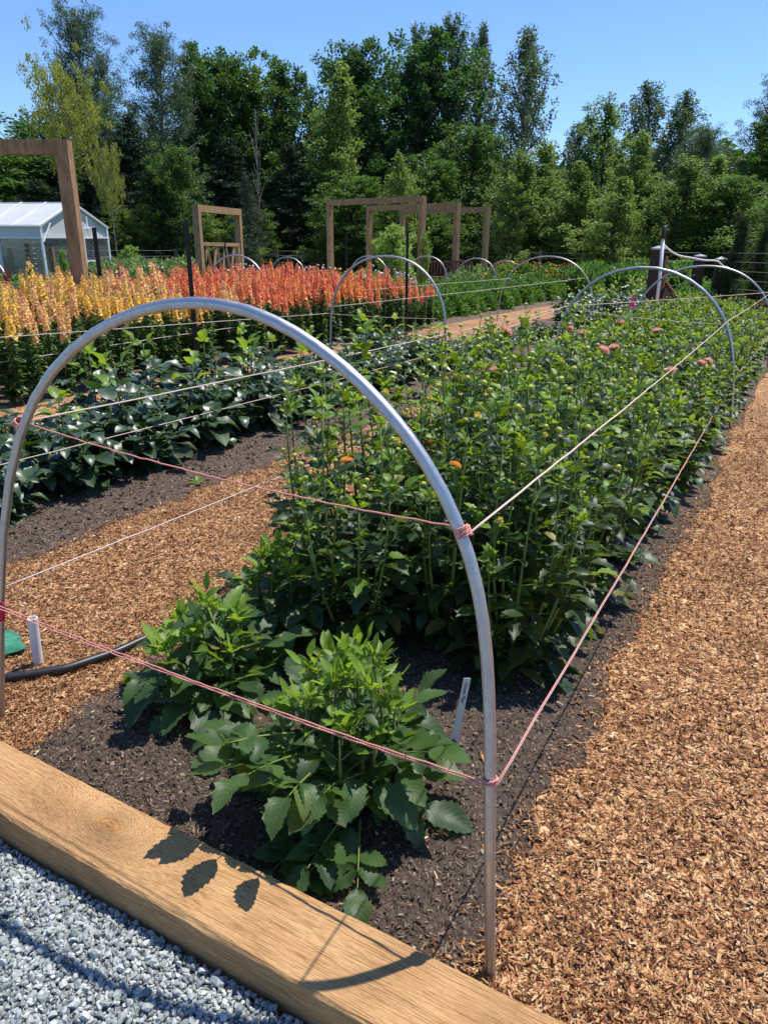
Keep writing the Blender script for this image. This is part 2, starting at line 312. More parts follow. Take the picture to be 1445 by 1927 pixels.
MT = dict(chips=chip_ground(), soil=soil_ground(), meadow=grass_ground(), timber=timber_mat(), cedar=cedar_mat(), galv=galv_mat(),
    chip=island_mat('wood_chip', [c for _, c in CHIP], .8, .25, .35, 160, [p for p, _ in CHIP], big=True),
    clod=island_mat('soil_crumb', [(.040, .029, .023), (.115, .080, .058), (.19, .138, .105), (.29, .22, .17), (.50, .39, .27)], .9, .2, .4, 200, [0, .4, .75, .96, 1.0]),
    stone=island_mat('crushed_stone', [(.19, .215, .21), (.30, .33, .315), (.41, .44, .42), (.60, .62, .59)], .75, .3, .25, 90),
    pink=twine_mat('pink_twine', (.38, .10, .09), (.80, .36, .30)), cream=twine_mat('faded_twine', (.45, .30, .24), (.80, .64, .54)),
    white_twine=twine_mat('white_twine', (.5, .44, .42), (.85, .78, .74)),
    white=simple('white_plastic', (.78, .77, .74), .4, 0, .4, .04, 20, 0), black=simple('black_plastic', (.018, .018, .02), .42, 0, .5, .3, 20, .1),
    blackmetal=simple('black_metal', (.012, .012, .013), .5, .3, .5, .3, 20, .1),
    stake=simple('fence_post_wood', (.17, .115, .07), .85, 0, .2, .35, 18, .5), darkpost=simple('dark_post_wood', (.055, .034, .024), .8, 0, .25, .35, 18, .5, .006),
    cap=simple('post_cap_metal', (.26, .27, .28), .4, .6, .5, .1, 10, 0), wire=simple('fence_wire', (.22, .22, .22), .7, .0, .5, .1, 10, 0),
    bark=simple('bark', (.10, .08, .065), .9, 0, .2, .5, 6, .8, .03), palebark=simple('pale_bark', (.30, .27, .23), .85, 0, .2, .3, 5, .5, .02),
    film=simple('greenhouse_film', (.52, .52, .50), .35, 0, .5, .05, 2, .1, .02), frame_white=simple('white_frame', (.72, .73, .74), .4, 0, .4, .05, 10, 0),
    crate=simple('brown_boards', (.20, .11, .06), .8, 0, .2, .35, 8, .4), green_rag=simple('green_fabric', (.05, .20, .13), .9, 0, .1, .3, 60, .6),
    orange=simple('orange_clay', (.55, .16, .05), .7, 0, .3, .1, 40, 0), red=simple('red_print', (.55, .02, .06), .5, 0, .4, .08, 40, 0),
    pinkflag=simple('pink_plastic', (.95, .06, .30), .4, 0, .4, .04, 20, 0), ink=simple('black_ink', (.03, .03, .05), .6, 0, .2, .1, 20, 0),
    benchwood=simple('bench_wood', (.15, .075, .045), .75, 0, .25, .3, 12, .3),
    pathgravel=simple('pale_path_gravel', (.42, .42, .40), .9, 0, .2, .2, 30, .8, .02), boulder=simple('pale_boulder', (.40, .39, .37), .9, 0, .2, .25, 8, .6, .03),
)
# ------------------------------------------------------------------ the ground, paths and beds
def vnoise(x, y, seed=0):                                   # smooth value noise
    def h(i, j):
        n = np.sin(i * 127.1 + j * 311.7 + seed * 74.7) * 43758.5453; return n - np.floor(n)
    i, j = np.floor(x), np.floor(y); u, v = x - i, y - j; u = u * u * (3 - 2 * u); v = v * v * (3 - 2 * v)
    return (h(i, j) * (1 - u) + h(i + 1, j) * u) * (1 - v) + (h(i, j + 1) * (1 - u) + h(i + 1, j + 1) * u) * v
def fbm(x, y, s=0):
    return vnoise(x, y, s) * .5 + vnoise(x * 2.1, y * 2.1, s + 3) * .3 + vnoise(x * 4.3, y * 4.3, s + 5) * .2 - .5
def sheet(name, xs, ys, zf, m, smooth=True):
    X, Y = np.meshgrid(xs, ys); Z = zf(X, Y); nx, ny = len(xs), len(ys)
    V = np.stack([X, Y, Z], -1).reshape(-1, 3); i = np.arange(ny - 1)[:, None] * nx + np.arange(nx - 1)[None]
    F = np.stack([i, i + 1, i + nx + 1, i + nx], -1).reshape(-1, 4)
    return kind(Geo().add(V, F, V[:, :2]).build(name, m, None, smooth), 'structure')
def graded(a, b, fine0, fine1, step, grow=1.35):
    c = list(np.arange(fine0, fine1 + 1e-6, step)); s = step
    while c[-1] < b: s *= grow; c.append(c[-1] + s)
    s = step
    while c[0] > a: s *= grow; c.insert(0, c[0] - s)
    return np.array(c)
def zbase(X, Y):
    inside = ((X > -13) & (X < 7) & (Y < 24)) | (Y < 1.0)
    return gz(X, Y) - np.where(inside, .16, .004)
sheet('ground', graded(-260, 260, -16, 10, 1.0), graded(-160, 300, -4, 30, 1.0), zbase, MT['meadow'])
def zpath(X, Y): return gz(X, Y) + .018 * fbm(X * 3, Y * 3, 1) + .012 * fbm(X * 14, Y * 14, 2)
sheet('wood_chip_path', graded(-13.4, 7.4, -3.4, 3.4, .04, 1.3), graded(.935, 24.5, .935, 4.6, .04, 1.25), zpath, MT['chips'])
def bedz(x0, x1, y0=None, hh_=.05):
    def f(X, Y):
        e = np.minimum(X - x0, x1 - X) + .10 * fbm(X * 2.2, Y * 2.2, 7) + .05 * fbm(X * 9, Y * 9, 8)
        if y0 is not None: e = np.minimum(e, Y - y0)
        m = np.clip(e / .22, -1, 1)
        return gz(X, Y) + .022 * np.clip(m, -1, 0) + hh_ * np.clip(m, 0, 1) ** .8 + .022 * fbm(X * 5, Y * 5, 4) * np.clip(m, 0, 1) + .014 * fbm(X * 22, Y * 22, 5)
    return f
BED0 = bedz(-1.80, -.37, None, .026)
def BED0f(X, Y): return BED0(X, Y) + .0 * Y
sheet('garden_bed', np.arange(-2.0, -.17, .022), graded(.935, 13.2, .935, 3.6, .022, 1.12), BED0f, MT['soil'])
BED1 = bedz(-4.85, -2.98); sheet('garden_bed', np.arange(-5.15, -2.74, .035), graded(.935, 27, .935, 5, .035, 1.12), BED1, MT['soil'])
BED2 = bedz(-9.3, -6.15); sheet('garden_bed', np.arange(-9.5, -5.9, .06), graded(.95, 27, 3, 9, .05, 1.15), BED2, MT['soil'])
# gravel walk in front
def zgrav(X, Y): return .030 + .012 * fbm(X * 6, Y * 6, 11)
sheet('gravel_path', graded(-14, 10, -2.2, 0.4, .05, 1.4), np.concatenate([np.linspace(-12, -.2, 12), np.arange(.0, .80, .05)]), zgrav, simple('gravel_bed', (.26, .285, .30), .9, 0, .2, .4, 120, 1.0, .02))

rs = np.random.RandomState(5)
def project(P):
    v = (P - CP) @ CR; return 722.5 + FPX * v[:, 0] / -v[:, 2], 963.5 - FPX * v[:, 1] / -v[:, 2], -v[:, 2]
# wood chips: slivers lying about on the paths
def chipT(seed):
    r = np.random.RandomState(seed); V = np.array([[a, b, c] for a in (-1, 1) for b in (-1, 1) for c in (-1, 1)], float) * [.5, .5, .5]
    V[V[:, 0] > 0, 1] *= r.uniform(.3, 1.0); V[V[:, 0] < 0, 0] += r.uniform(-.15, .15) * np.sign(V[V[:, 0] < 0, 1]); V[:, 2] += .4 * r.uniform(-1, 1) * V[:, 0] ** 2
    F = np.array([[0, 1, 3, 2], [4, 6, 7, 5], [0, 4, 5, 1], [2, 3, 7, 6], [1, 5, 7, 3]]); return V, F, np.zeros((8, 2))
def chips_on(n, xr, yr, zf, keep, lmin=.006, lmax=.027, sparse=False, g=None):
    g = g or Geo(); x = rs.uniform(*xr, n); u = rs.uniform(0, 1, n)
    y = yr[0] + (yr[1] - yr[0]) * (u ** 1.7 if not sparse else u)
    k = keep(x, y); x, y = x[k], y[k]; n = len(x)
    ln = lmin + (lmax - lmin) * rs.beta(1.0, 3.6, n) * (1 + .10 * (y - 1)); wd = ln * rs.uniform(.10, .38, n); th = wd * rs.uniform(.25, .7, n)
    z = zf(x, y) + rs.uniform(0, .014, n)
    az = rs.uniform(0, 2 * np.pi, n); el = rs.normal(0, .30, n)
    d = np.stack([np.cos(az) * np.cos(el), np.sin(az) * np.cos(el), np.sin(el)], -1)
    fr = frames(d, None, rs.normal(0, .5, n)); R = np.stack([fr[:, :, 1], fr[:, :, 0], fr[:, :, 2]], 2)
    S = np.stack([ln, wd, th], -1); q = rs.randint(0, 6, n)
    for t in range(6):
        w = q == t; g.scatter(chipT(t), R[w], np.stack([x, y, z], -1)[w], S[w])
    return g
g = Geo()
chips_on(330000, (-.56, 3.6), (.945, 8.5), zpath, lambda x, y: (x > -.44 + .07 * fbm(x * 0 + 3, y * 3, 9) + rs.normal(0, .035, len(x))) & (x < .75 + .55 * (y - .6)) & (rs.rand(len(x)) < (8.6 - y) / 4.5), g=g)
chips_on(130000, (-3.4, -1.62), (.945, 6.4), zpath, lambda x, y: (x < -1.74 + .1 * fbm(y * 0 + 1, y * 3, 6) + rs.normal(0, .04, len(x))) & (x > -3.1 + rs.normal(0, .05, len(x))) & (y > .945) & (rs.rand(len(x)) < (6.6 - y) / 3.5), g=g)
chips_on(1700, (-1.8, -.42), (.95, 4.5), BED0f, lambda x, y: rs.rand(len(x)) < .35 + .65 * (x > -.6), .008, .035, True, g=g)
kind(g.build('wood_chips', MT['chip']), 'stuff')['label'] = 'loose reddish wood chips spread over the garden paths'
# soil crumbs
def blobT(seed, sub=0, jag=.35):
    r = np.random.RandomState(seed); t = (1 + 5 ** .5) / 2
    V = nrm(np.array([[-1, t, 0], [1, t, 0], [-1, -t, 0], [1, -t, 0], [0, -1, t], [0, 1, t], [0, -1, -t], [0, 1, -t], [t, 0, -1], [t, 0, 1], [-t, 0, -1], [-t, 0, 1]], float))
    F = np.array([[0, 11, 5], [0, 5, 1], [0, 1, 7], [0, 7, 10], [0, 10, 11], [1, 5, 9], [5, 11, 4], [11, 10, 2], [10, 7, 6], [7, 1, 8], [3, 9, 4], [3, 4, 2], [3, 2, 6], [3, 6, 8], [3, 8, 9], [4, 9, 5], [2, 4, 11], [6, 2, 10], [8, 6, 7], [9, 8, 1]])
    V = V * (1 + r.uniform(-jag, jag, (12, 1))) * r.uniform(.45, 1.25, 3); return V, F, np.zeros((12, 2))
def randR(n): return frames(sph(rs, n), sph(rs, n))
def blobs(n, xr, yr, zf, keep, smin, smax, g=None, jag=.35, pw=1.5, sub=3.0, flat=None):
    g = g or Geo(); x = rs.uniform(*xr, n); y = yr[0] + (yr[1] - yr[0]) * rs.uniform(0, 1, n) ** pw; k = keep(x, y); x, y = x[k], y[k]; n = len(x)
    s = smin + (smax - smin) * rs.uniform(0, 1, n) ** sub; P = np.stack([x, y, zf(x, y) + s * rs.uniform(-.2, .5, n)], -1); R = randR(n); q = rs.randint(0, 6, n)
    for t in range(6):
        w = q == t; g.scatter(blobT(t, 0, jag), R[w], P[w], s[w])
    return g
g = blobs(42000, (-1.75, -.36), (.95, 4.6), BED0f, lambda x, y: (x < -.40 + rs.normal(0, .03, len(x))) & (x > -1.74), .0012, .0075, None, .5, 1.6, 5.0)
chips_on(26000, (-1.75, -.36), (.95, 4.2), BED0f, lambda x, y: x < -.40 + rs.normal(0, .03, len(x)), .003, .022, g=g)
chips_on(9000, (-4.0, -2.98), (1.5, 5), BED1, lambda x, y: x < -3.0, .005, .025, g=g)
blobs(14000, (-4.0, -2.95), (1.4, 6), BED1, lambda x, y: x < -3.02 + rs.normal(0, .03, len(x)), .002, .011, g, .5)
kind(g.build('soil_crumbs', MT['clod'], None, False), 'stuff')['label'] = 'dark crumbly soil with small lumps on the planting beds'
# gravel stones
def grav_keep(x, y): return (y < .815) & (y > .36 - .0 * x)
g = Geo()
for lay, (n, a, b_) in enumerate(((36000, .002, .0048), (26000, .003, .0068), (2600, .005, .0100))):
    x = rs.uniform(-2.0, -.1, n); y = .765 - (.765 - .12) * rs.uniform(0, 1, n); s = a + (b_ - a) * rs.uniform(0, 1, n) ** 1.5
    P = np.stack([x, y, zgrav(x, y) + .004 * lay + s * rs.uniform(0, .8, n)], -1); R = randR(n); q = rs.randint(0, 8, n); k = y < .765 - s
    for t in range(8):
        w = (q == t) & k; g.scatter(blobT(20 + t, 0, .42), R[w], P[w], s[w])
kind(g.build('gravel', MT['stone']), 'stuff')['label'] = 'pale blue grey crushed gravel in front of the timber edging'

# timber edging beam
def beam(name, x0, x1, y0, y1, z0, z1, m, bev=.006):
    ys = [y0, y0 + bev, y1 - bev, y1, y1, y0]; zs = [z1 - bev, z1, z1, z1 - bev, z0, z0]
    xs = np.linspace(x0, x1, 160); r = np.random.RandomState(3); g = Geo(); k = 6
    V = np.zeros((len(xs), k, 3)); V[:, :, 0] = xs[:, None]; V[:, :, 1] = np.array(ys); V[:, :, 2] = np.array(zs)
    V[:, :4, 1:] += r.normal(0, .0009, (len(xs), 4, 2)); V[:, [1, 2], 2] += (fbm(xs * 4, xs * 0, 2) * .003)[:, None]
    i = np.arange(len(xs) - 1)[:, None] * k; j = np.arange(k)[None]
    F = np.stack([i + j, i + (j + 1) % k, i + k + (j + 1) % k, i + k + j], -1).reshape(-1, 4)[:, ::-1]
    g.add(V.reshape(-1, 3), F); g.F.append((np.arange(k)[None], 0)); g.F.append(((len(xs) - 1) * k + np.arange(k)[None, ::-1], 0))
    return g.build(name, m)
o = beam('timber_edging', -4.6, 1.35, .769, .943, -.14, .120, MT['timber'])
tag(o, 'thick tan rough-sawn timber beam between the grey gravel and the soil bed', 'timber edging')

# ------------------------------------------------------------------ hoops and twine
HOOP_PX = [(3, 1350), (0, 1240), (-1, 1100), (3, 980), (12, 880), (38, 797), (62, 742), (95, 690), (135, 650), (180, 620), (225, 594), (270, 578), (320, 567), (370, 564), (420, 568), (470, 580),
           (515, 599), (560, 625), (605, 655), (650, 690), (690, 728), (730, 770), (766, 814), (800, 860), (838, 925), (870, 1000), (888, 1050), (902, 1110), (911, 1170), (917, 1230), (921, 1290), (923, 1370), (922, 1468), (921, 1560), (921, 1650), (921, 1745), (922, 1836)]
def smooth_path(P, n=100, it=2):
    P = np.asarray(P, float)
    for _ in range(it): P[1:-1] = .25 * P[:-2] + .5 * P[1:-1] + .25 * P[2:]
    l = np.concatenate([[0], np.cumsum(np.linalg.norm(np.diff(P, axis=0), axis=1))]); t = np.linspace(0, l[-1], n)
    return np.stack([np.interp(t, l, P[:, i]) for i in range(3)], -1)
hA, hB = at_z(3, 1350, 0), at_z(922, 1836, 0)
_n = np.cross(hB - hA, [0, 0, 1.0])
def on_hoop(x, y): r = ray(x, y); return CP + r * (_n @ (hA - CP)) / (_n @ r)
H1 = smooth_path([on_hoop(*q) for q in HOOP_PX], 150, 3)
H1 = np.concatenate([[H1[0] + (H1[0] - H1[4])], H1, [H1[-1] + (H1[-1] - H1[-4])]])
root = thing('metal_hoop', 'nearest big galvanised pipe hoop arching over the front dahlias', 'hoop', (hA + hB) / 2, 0, 'galvanised pipe hoops over the beds')
def sub(pts, c): return np.asarray(pts) - np.asarray(c)
RC = (hA + hB) / 2
Geo().tube(sub(H1, RC), .0111, 20).build('pipe', MT['galv'], root, True)
def sticker():
    i = np.argmin(np.abs(H1[:20, 2] - .60)); seg = smooth_path(H1[i - 1:i + 3], 6, 0)
    return Geo().tube(sub(seg, RC), .0119, 20).build('sticker', MT['red'], root, True)
sticker()
def hoop(xr, y, w, H, label, lean=0.0, zadd=0.0, rad=.012):
    c = np.array([xr - w / 2, y, float(gz(xr - w / 2, y)) + zadd]); a = w / 2; leg = H - a * 1.02
    leg = max(leg, .15); t = np.linspace(0, np.pi, 40)
    P = [(-a * 1.03, 0, -.1), (-a * 1.02, 0, leg * .5)] + [(-a * math.copysign(abs(math.cos(q)) ** .92, math.cos(q)), lean * math.sin(q), leg + (H - leg) * math.sin(q) ** .95) for q in t] + [(a * 1.02, 0, leg * .5), (a * 1.03, 0, -.1)]
    r = thing('metal_hoop', label, 'hoop', c, 0, 'galvanised pipe hoops over the beds')
    Geo().tube(smooth_path(P, 70, 2), rad, 12).build('pipe', MT['galv'], r, True); return r
def hoop_px(apx, apy, wpx, d, label, rad=.012):             # apex pixel, width in pixels, distance: gives the hoop's real place and size
    p = at_d(apx, apy, d); g0 = float(gz(p[0], p[1])); H = p[2] - g0
    w = wpx / FPX * (ray(apx, apy) @ (-CR[:, 2])) ** 0 * d / math.cos(YAW) * 1.0
    return hoop(p[0] + w / 2, p[1], w, H, label, 0, 0, rad)
def hoop2():
    px = [(1373, 808), (1377, 760), (1380, 712), (1380, 680), (1378, 650), (1373, 622), (1365, 600), (1350, 572), (1330, 545), (1302, 523), (1270, 508), (1235, 500), (1200, 498), (1165, 504), (1130, 516), (1107, 533), (1090, 550), (1073, 570), (1060, 590), (1050, 612), (1043, 640)]
    P = [at_y(x, y, 6.4) for x, y in px]; P.append(np.array([-1.93, 6.4, .3])); P.append(np.array([-1.95, 6.4, -.05]))
    P = smooth_path(P, 90, 3); c = np.array([-1.2, 6.4, 0]); r = thing('metal_hoop', 'second pipe hoop over the main dahlia bed, beside the right chip path', 'hoop', c, 0, 'galvanised pipe hoops over the beds')
    Geo().tube(sub(P, c), .0125, 14).build('pipe', MT['galv'], r, True)
hoop2()
hoop(-.38, 9.9, 1.62, 1.19, 'pipe hoop at the far right end of the main bed before the cedar shrubs')
hoop(-3.30, 7.15, 1.42, 1.27, 'pipe hoop over the left dahlia bed standing before the coral flowers')
hoop_px(1032, 482, 150, 15.2, 'pipe hoop in the distance framing the red and yellow flower patch')
hoop_px(803, 482, 72, 22, 'small far pipe hoop in front of the wooden bench', .016)
hoop_px(897, 486, 68, 24, 'small far pipe hoop before the rightmost cedar portal post', .016)
hoop_px(951, 490, 56, 28, 'smallest far pipe hoop just left of the red and yellow flowers', .018)
hoop_px(694, 482, 72, 20, 'far pipe hoop seen through the arch of the coral flower hoop', .016)
hoop_px(443, 480, 118, 13.2, 'pipe hoop rising behind the orange flowers below the lattice gate', .013)
hoop_px(541, 484, 70, 21, 'far pipe hoop beyond the orange flowers, left of the cedar portals', .015)
hoop_px(-38, 478, 118, 12.5, 'pipe hoop cut by the left edge behind the yellow snapdragons', .013)

def rope(pts, r, m, label, sag=.0, n=40, jit=.0006, group='twine strung between the hoops'):
    P = []
    for a, b in zip(pts[:-1], pts[1:]):
        a, b = np.array(a, float), np.array(b, float); t = np.linspace(0, 1, n)[:, None]
        q = a * (1 - t) + b * t; q[:, 2] -= (4 * sag * t * (1 - t))[:, 0]; P.append(q if not P else q[1:])
    P = np.concatenate(P); r_ = np.random.RandomState(len(P)); P[1:-1] += r_.normal(0, jit, P[1:-1].shape); c = P[0].copy()
    o = link('twine', Geo().tube(sub(P, c), r, 6).mesh('twine', m, True), None, c); return tag(o, label, 'twine', group)
KL, KLu, KRu, KR = on_hoop(1, 1137), on_hoop(38, 797), on_hoop(870, 1000), on_hoop(922, 1468)
def wrap(c, ax, r, turns, m, label, h=.010, hr=.0113):
    ax = np.array(ax, float) / np.linalg.norm(ax); a = nrm(np.cross(ax, [0, 1.0, .1])); b = np.cross(ax, a); t = np.linspace(0, turns * 2 * np.pi, turns * 18)
    P = (np.cos(t)[:, None] * a + np.sin(t)[:, None] * b) * (hr + r * .9) + ax * ((t / t[-1] - .5) * h)[:, None] + ax * (.0016 * np.sin(t * .5))[:, None]
    o = link('twine_knot', Geo().tube(P, r, 6).mesh('twine_knot', m, True), None, c); return tag(o, label, 'knot', 'twine knots on the hoops')
def axis_at(K): i = int(np.argmin(np.linalg.norm(H1 - K, axis=1))); return H1[i + 1] - H1[i - 1]
wrap(KR, axis_at(KR), .0022, 4, MT['pink'], 'pink twine wound round the right leg of the nearest hoop, low down', .014)
wrap(KRu, axis_at(KRu), .0022, 5, MT['pink'], 'pink twine wound round the right bend of the nearest hoop', .018)
wrap(KLu, axis_at(KLu), .0022, 5, MT['pink'], 'pink twine wound round the left bend of the nearest hoop', .017)
wrap(KL, axis_at(KL), .0022, 3, MT['pink'], 'pink twine wound round the left leg of the nearest hoop, low down', .012)
rope([KL + [.0, -.014, .006], KR + [0, -.014, .003]], .0016, MT['pink'], 'upper of the paired pink cross strings in front of the nearest plant', .012, 60)
rope([KL + [.0, -.014, -.004], (KL + KR) / 2 + [0, -.014, -.014], KR + [0, -.014, -.003]], .0016, MT['pink'], 'lower of the paired pink cross strings in front of the nearest plant', .004, 40)
rope([KLu + [0, .014, 0], KRu + [0, .014, 0]], .0016, MT['pink'], 'single pink string across the upper part of the nearest hoop', .020, 60)
k2u, k2l, k2L = at_y(1370, 603, 6.4), at_y(1380, 712, 6.4), at_y(1069, 576, 6.4)
k3u, k3l = np.array([-.47, 9.9, .86]), np.array([-.40, 9.9, .38])
rope([KRu + [.013, 0, 0], k2u, k3u], .0021, MT['cream'], 'long faded string running from the right bend of the nearest hoop above the dahlias', .012, 60)
rope([KR + [.014, 0, .002], k2l], .0016, MT['pink'], 'long pink low string along the right edge of the main bed', .012, 70)
rope([KR + [.014, 0, -.004], k2l + [0, 0, .003]], .0016, MT['cream'], 'second strand of the long low string along the right edge of the main bed', .016, 70)
rope([k2l, k3l], .0026, MT['cream'], 'low string between the second hoop and the far right hoop', .01, 30)
rope([KLu + [.010, .01, .004], k2L], .0021, MT['cream'], 'long faded string from the left bend of the nearest hoop to the second hoop', .012, 60)
rope([k2L, k3u], .003, MT['cream'], 'string slanting from the second hoop to the far right hoop', .004, 30)
rope([k2L + [0, 0, -.02], k2u + [0, 0, -.03]], .003, MT['cream'], 'cross string over the second hoop just above the pink flowers', .02, 30)
rope([KL + [0.01, .012, .05], [-1.84, 6.4, .42]], .0016, MT['white_twine'], 'low white string above the left chip path', .01, 50)
rope([at_x(-60, 889, -3.27), at_x(0, 875, -3.27), at_y(830, 663, 7.15)], .0024, MT['cream'], 'string along the near side of the dark-leaved dahlias', .008, 50)
rope([at_x(-80, 641, -4.68), at_x(480, 600, -4.68), at_y(617, 590, 7.15)], .003, MT['cream'], 'string along the far side of the dark-leaved dahlias', .0, 50)
rope([at_y(822, 600, 7.15), at_y(617, 590, 7.15)], .003, MT['cream'], 'cross string over the hoop before the coral flowers', .01, 30)
rope([at_y(617, 578, 7.15), at_d(1100, 523, 15.4)], .0035, MT['cream'], 'string from the coral flower hoop to the hoop by the red and yellow patch', .01, 40)
rope([at_y(831, 660, 7.15), at_d(1100, 563, 15.0)], .0035, MT['cream'], 'low string over the far chip path to the distant hoop', .01, 40)
rope([at_d(-60, 612, 8.8), at_d(220, 583, 9.2), at_d(560, 556, 11), at_d(960, 524, 15.3)], .0035, MT['cream'], 'string passing in front of the snapdragon flower heads', .0, 30)
rope([at_x(0, 682, -6.05), at_x(332, 631, -6.05), at_x(560, 600, -6.05)], .0028, MT['white_twine'], 'low white string along the snapdragon stems', .0, 30)

# ------------------------------------------------------------------ leaf shapes
def leafT(ns=8, nx=4, W_=.28, serr=.12, fold=.25, droop=.5, a=.78, b=.85, wave=.02, seed=0, notch=0):
    r = np.random.RandomState(seed); t = np.linspace(0, 1, ns + 1); s = np.linspace(-1, 1, nx + 1)
    w = W_ * np.sin(np.pi * np.clip(t, .0, 1) ** a) ** b; w[0] = .012; w[-1] = .002
    dr = droop if abs(droop) > 1e-3 else 1e-3
    cy = np.sin(dr * t) / dr; cz = -(1 - np.cos(dr * t)) / dr
    TT, SS = np.meshgrid(t, s, indexing='ij'); wv = w[:, None] * np.ones_like(SS)
    out_ = np.abs(SS) > .99; odd = (np.arange(ns + 1) % 2 == 1)[:, None]
    wv = np.where(out_ & odd, wv * (1 - serr), wv)
    x = SS * wv; y = cy[:, None] + np.where(out_ & ~odd, .35 / ns * (serr * 4), 0) - .0 * SS
    z = cz[:, None] + fold * np.abs(x) + wave * np.sin(TT * 9 + r.uniform(0, 6)) * np.abs(SS) * (1 - TT)
    y = y + .15 * np.abs(x) * (1 - TT)
    V = np.stack([x, y, z], -1).reshape(-1, 3); k = nx + 1; i = np.arange(ns)[:, None] * k + np.arange(nx)[None]
    F = np.stack([i, i + 1, i + k + 1, i + k], -1).reshape(-1, 4); U = np.stack([(SS + 1) / 2, TT], -1).reshape(-1, 2); return V, F, U
class Plant:
    def __init__(s, seed): s.r = np.random.RandomState(seed); s.st = Geo(); s.lf = []; s.buds = []; s.fl = []
    def leaflet(s, p, d, up, L_, roll=0.0, k=0): s.lf.append((p, d, up, L_, roll, k))
    def compound(s, p, d, L_, pairs=1, up=(0, 0, 1), k=0, pet=.32, width=1.0, thick=.0022, n=5):
        r = s.r; d = nrm(np.array(d, float)); up = np.array(up, float); side = nrm(np.cross(d, up)); nn = np.cross(side, d)
        t = np.linspace(0, 1, n)[:, None]; Lr = L_ * (pet + .20 * pairs); P = p + d * Lr * t - np.array([0, 0, .12 * Lr]) * t ** 2
        s.st.tube(P, np.linspace(thick, thick * .5, n), 4, False)
        s.leaflet(P[-1], nrm(d + nn * r.normal(0, .12) + side * r.normal(0, .10) - [0, 0, .12]), nn, L_ * (.58 if pairs else .8) * r.uniform(.9, 1.1), r.normal(0, .15), k)
        for q in range(pairs):
            pos = pet / (pet + .2 * pairs) + (1 - pet / (pet + .2 * pairs)) * (q / max(1, pairs)) * .8; pp = p + d * Lr * pos - np.array([0, 0, .12 * Lr]) * pos ** 2
            for sg in (-1, 1):
                s.leaflet(pp, nrm(d * .55 + side * sg * r.uniform(.7, 1.0) + nn * r.normal(0, .12)), nn, L_ * r.uniform(.34, .50), r.normal(0, .2) , k)
    def finish(s, name, leafts, lmat, smat, label, cat, group, extra=None):
        root = thing(name, label, cat, (0, 0, 0), 0, group)
        s.st.build('stem', smat, root, True)
        p = np.array([q[0] for q in s.lf]); d = np.array([q[1] for q in s.lf]); up = np.array([q[2] for q in s.lf]); L_ = np.array([q[3] for q in s.lf]); ro = np.array([q[4] for q in s.lf]); kk = np.array([q[5] for q in s.lf])
        R = frames(d, up, ro); g = Geo(); v = s.r.randint(0, len(leafts[0]), len(p)); 
        for mi, ts in enumerate(leafts):
            for i, T in enumerate(ts):
                w = (v % len(ts) == i) & (kk == mi); g.scatter(T, R[w], p[w], L_[w], mi)
        g.build('foliage', lmat, root, True); return root
GREEN = dict(
  fore=leafmat('dahlia_leaf', [(.018, .046, .014), (.032, .072, .018), (.052, .104, .024), (.30, .24, .05)], (.26, .42, .02), .30, .5, .42, .42, [0, .4, .96, 1.0]),
  fresh=leafmat('fresh_dahlia_leaf', [(.11, .20, .026), (.19, .30, .04)], (.42, .60, .04), .38, .45, .6, .4),
  tall=leafmat('tall_dahlia_leaf', [(.008, .022, .008), (.015, .038, .011), (.028, .062, .015), (.24, .19, .05)], (.26, .38, .012), .23, .44, .4, .34, [0, .4, .97, 1.0]),
  tip=leafmat('young_tip_leaf', [(.085, .165, .018), (.14, .245, .028)], (.42, .60, .035), .34, .45, .5, .38),
  dark=leafmat('dark_glossy_leaf', [(.014, .034, .015), (.024, .052, .021), (.038, .074, .028)], (.14, .28, .02), .12, .40, .6, .75),
  snap=leafmat('snapdragon_leaf', [(.05, .095, .035), (.09, .155, .055), (.14, .21, .08)], (.18, .36, .05), .30, .5, 0, .35),
  stem=leafmat('green_stem', [(.10, .17, .03), (.20, .24, .05)], (.25, .35, .05), .1, .5, 0, .4),
  dstem=leafmat('dark_stem', [(.07, .12, .03), (.10, .16, .04)], (.15, .25, .05), .1, .5, 0, .4),
)
LF = [leafT(14, 4, .29 + .03 * (i % 2), .18, .18 + .07 * (i % 4), dr, .80, .72, .05 + .03 * (i % 3), i) for i, dr in enumerate((.1, .45, .8, 1.1, -.2, .6, 1.4))]          # near serrated leaflets
LFN = [leafT(12, 2, .20, .2, .5, dr, .8, .8, .03, 5 + i) for i, dr in enumerate((-.2, .2, .5, .1))]
LM = [leafT(8, 2, .31, .2, .35, dr, .74, .85, .02, i) for i, dr in enumerate((.2, .6, 1.0))]              # same leaf, fewer teeth
LO = [leafT(8, 4, .30 + .02 * i, .05, .36, dr, .78, .76, .07, i) for i, dr in enumerate((.4, .9, 1.3, .1))]              # broad smooth leaf
LN = [leafT(6, 2, .20, .0, .30, dr, .85, .9, .0, i) for i, dr in enumerate((.2, .7))]                     # narrow leaf
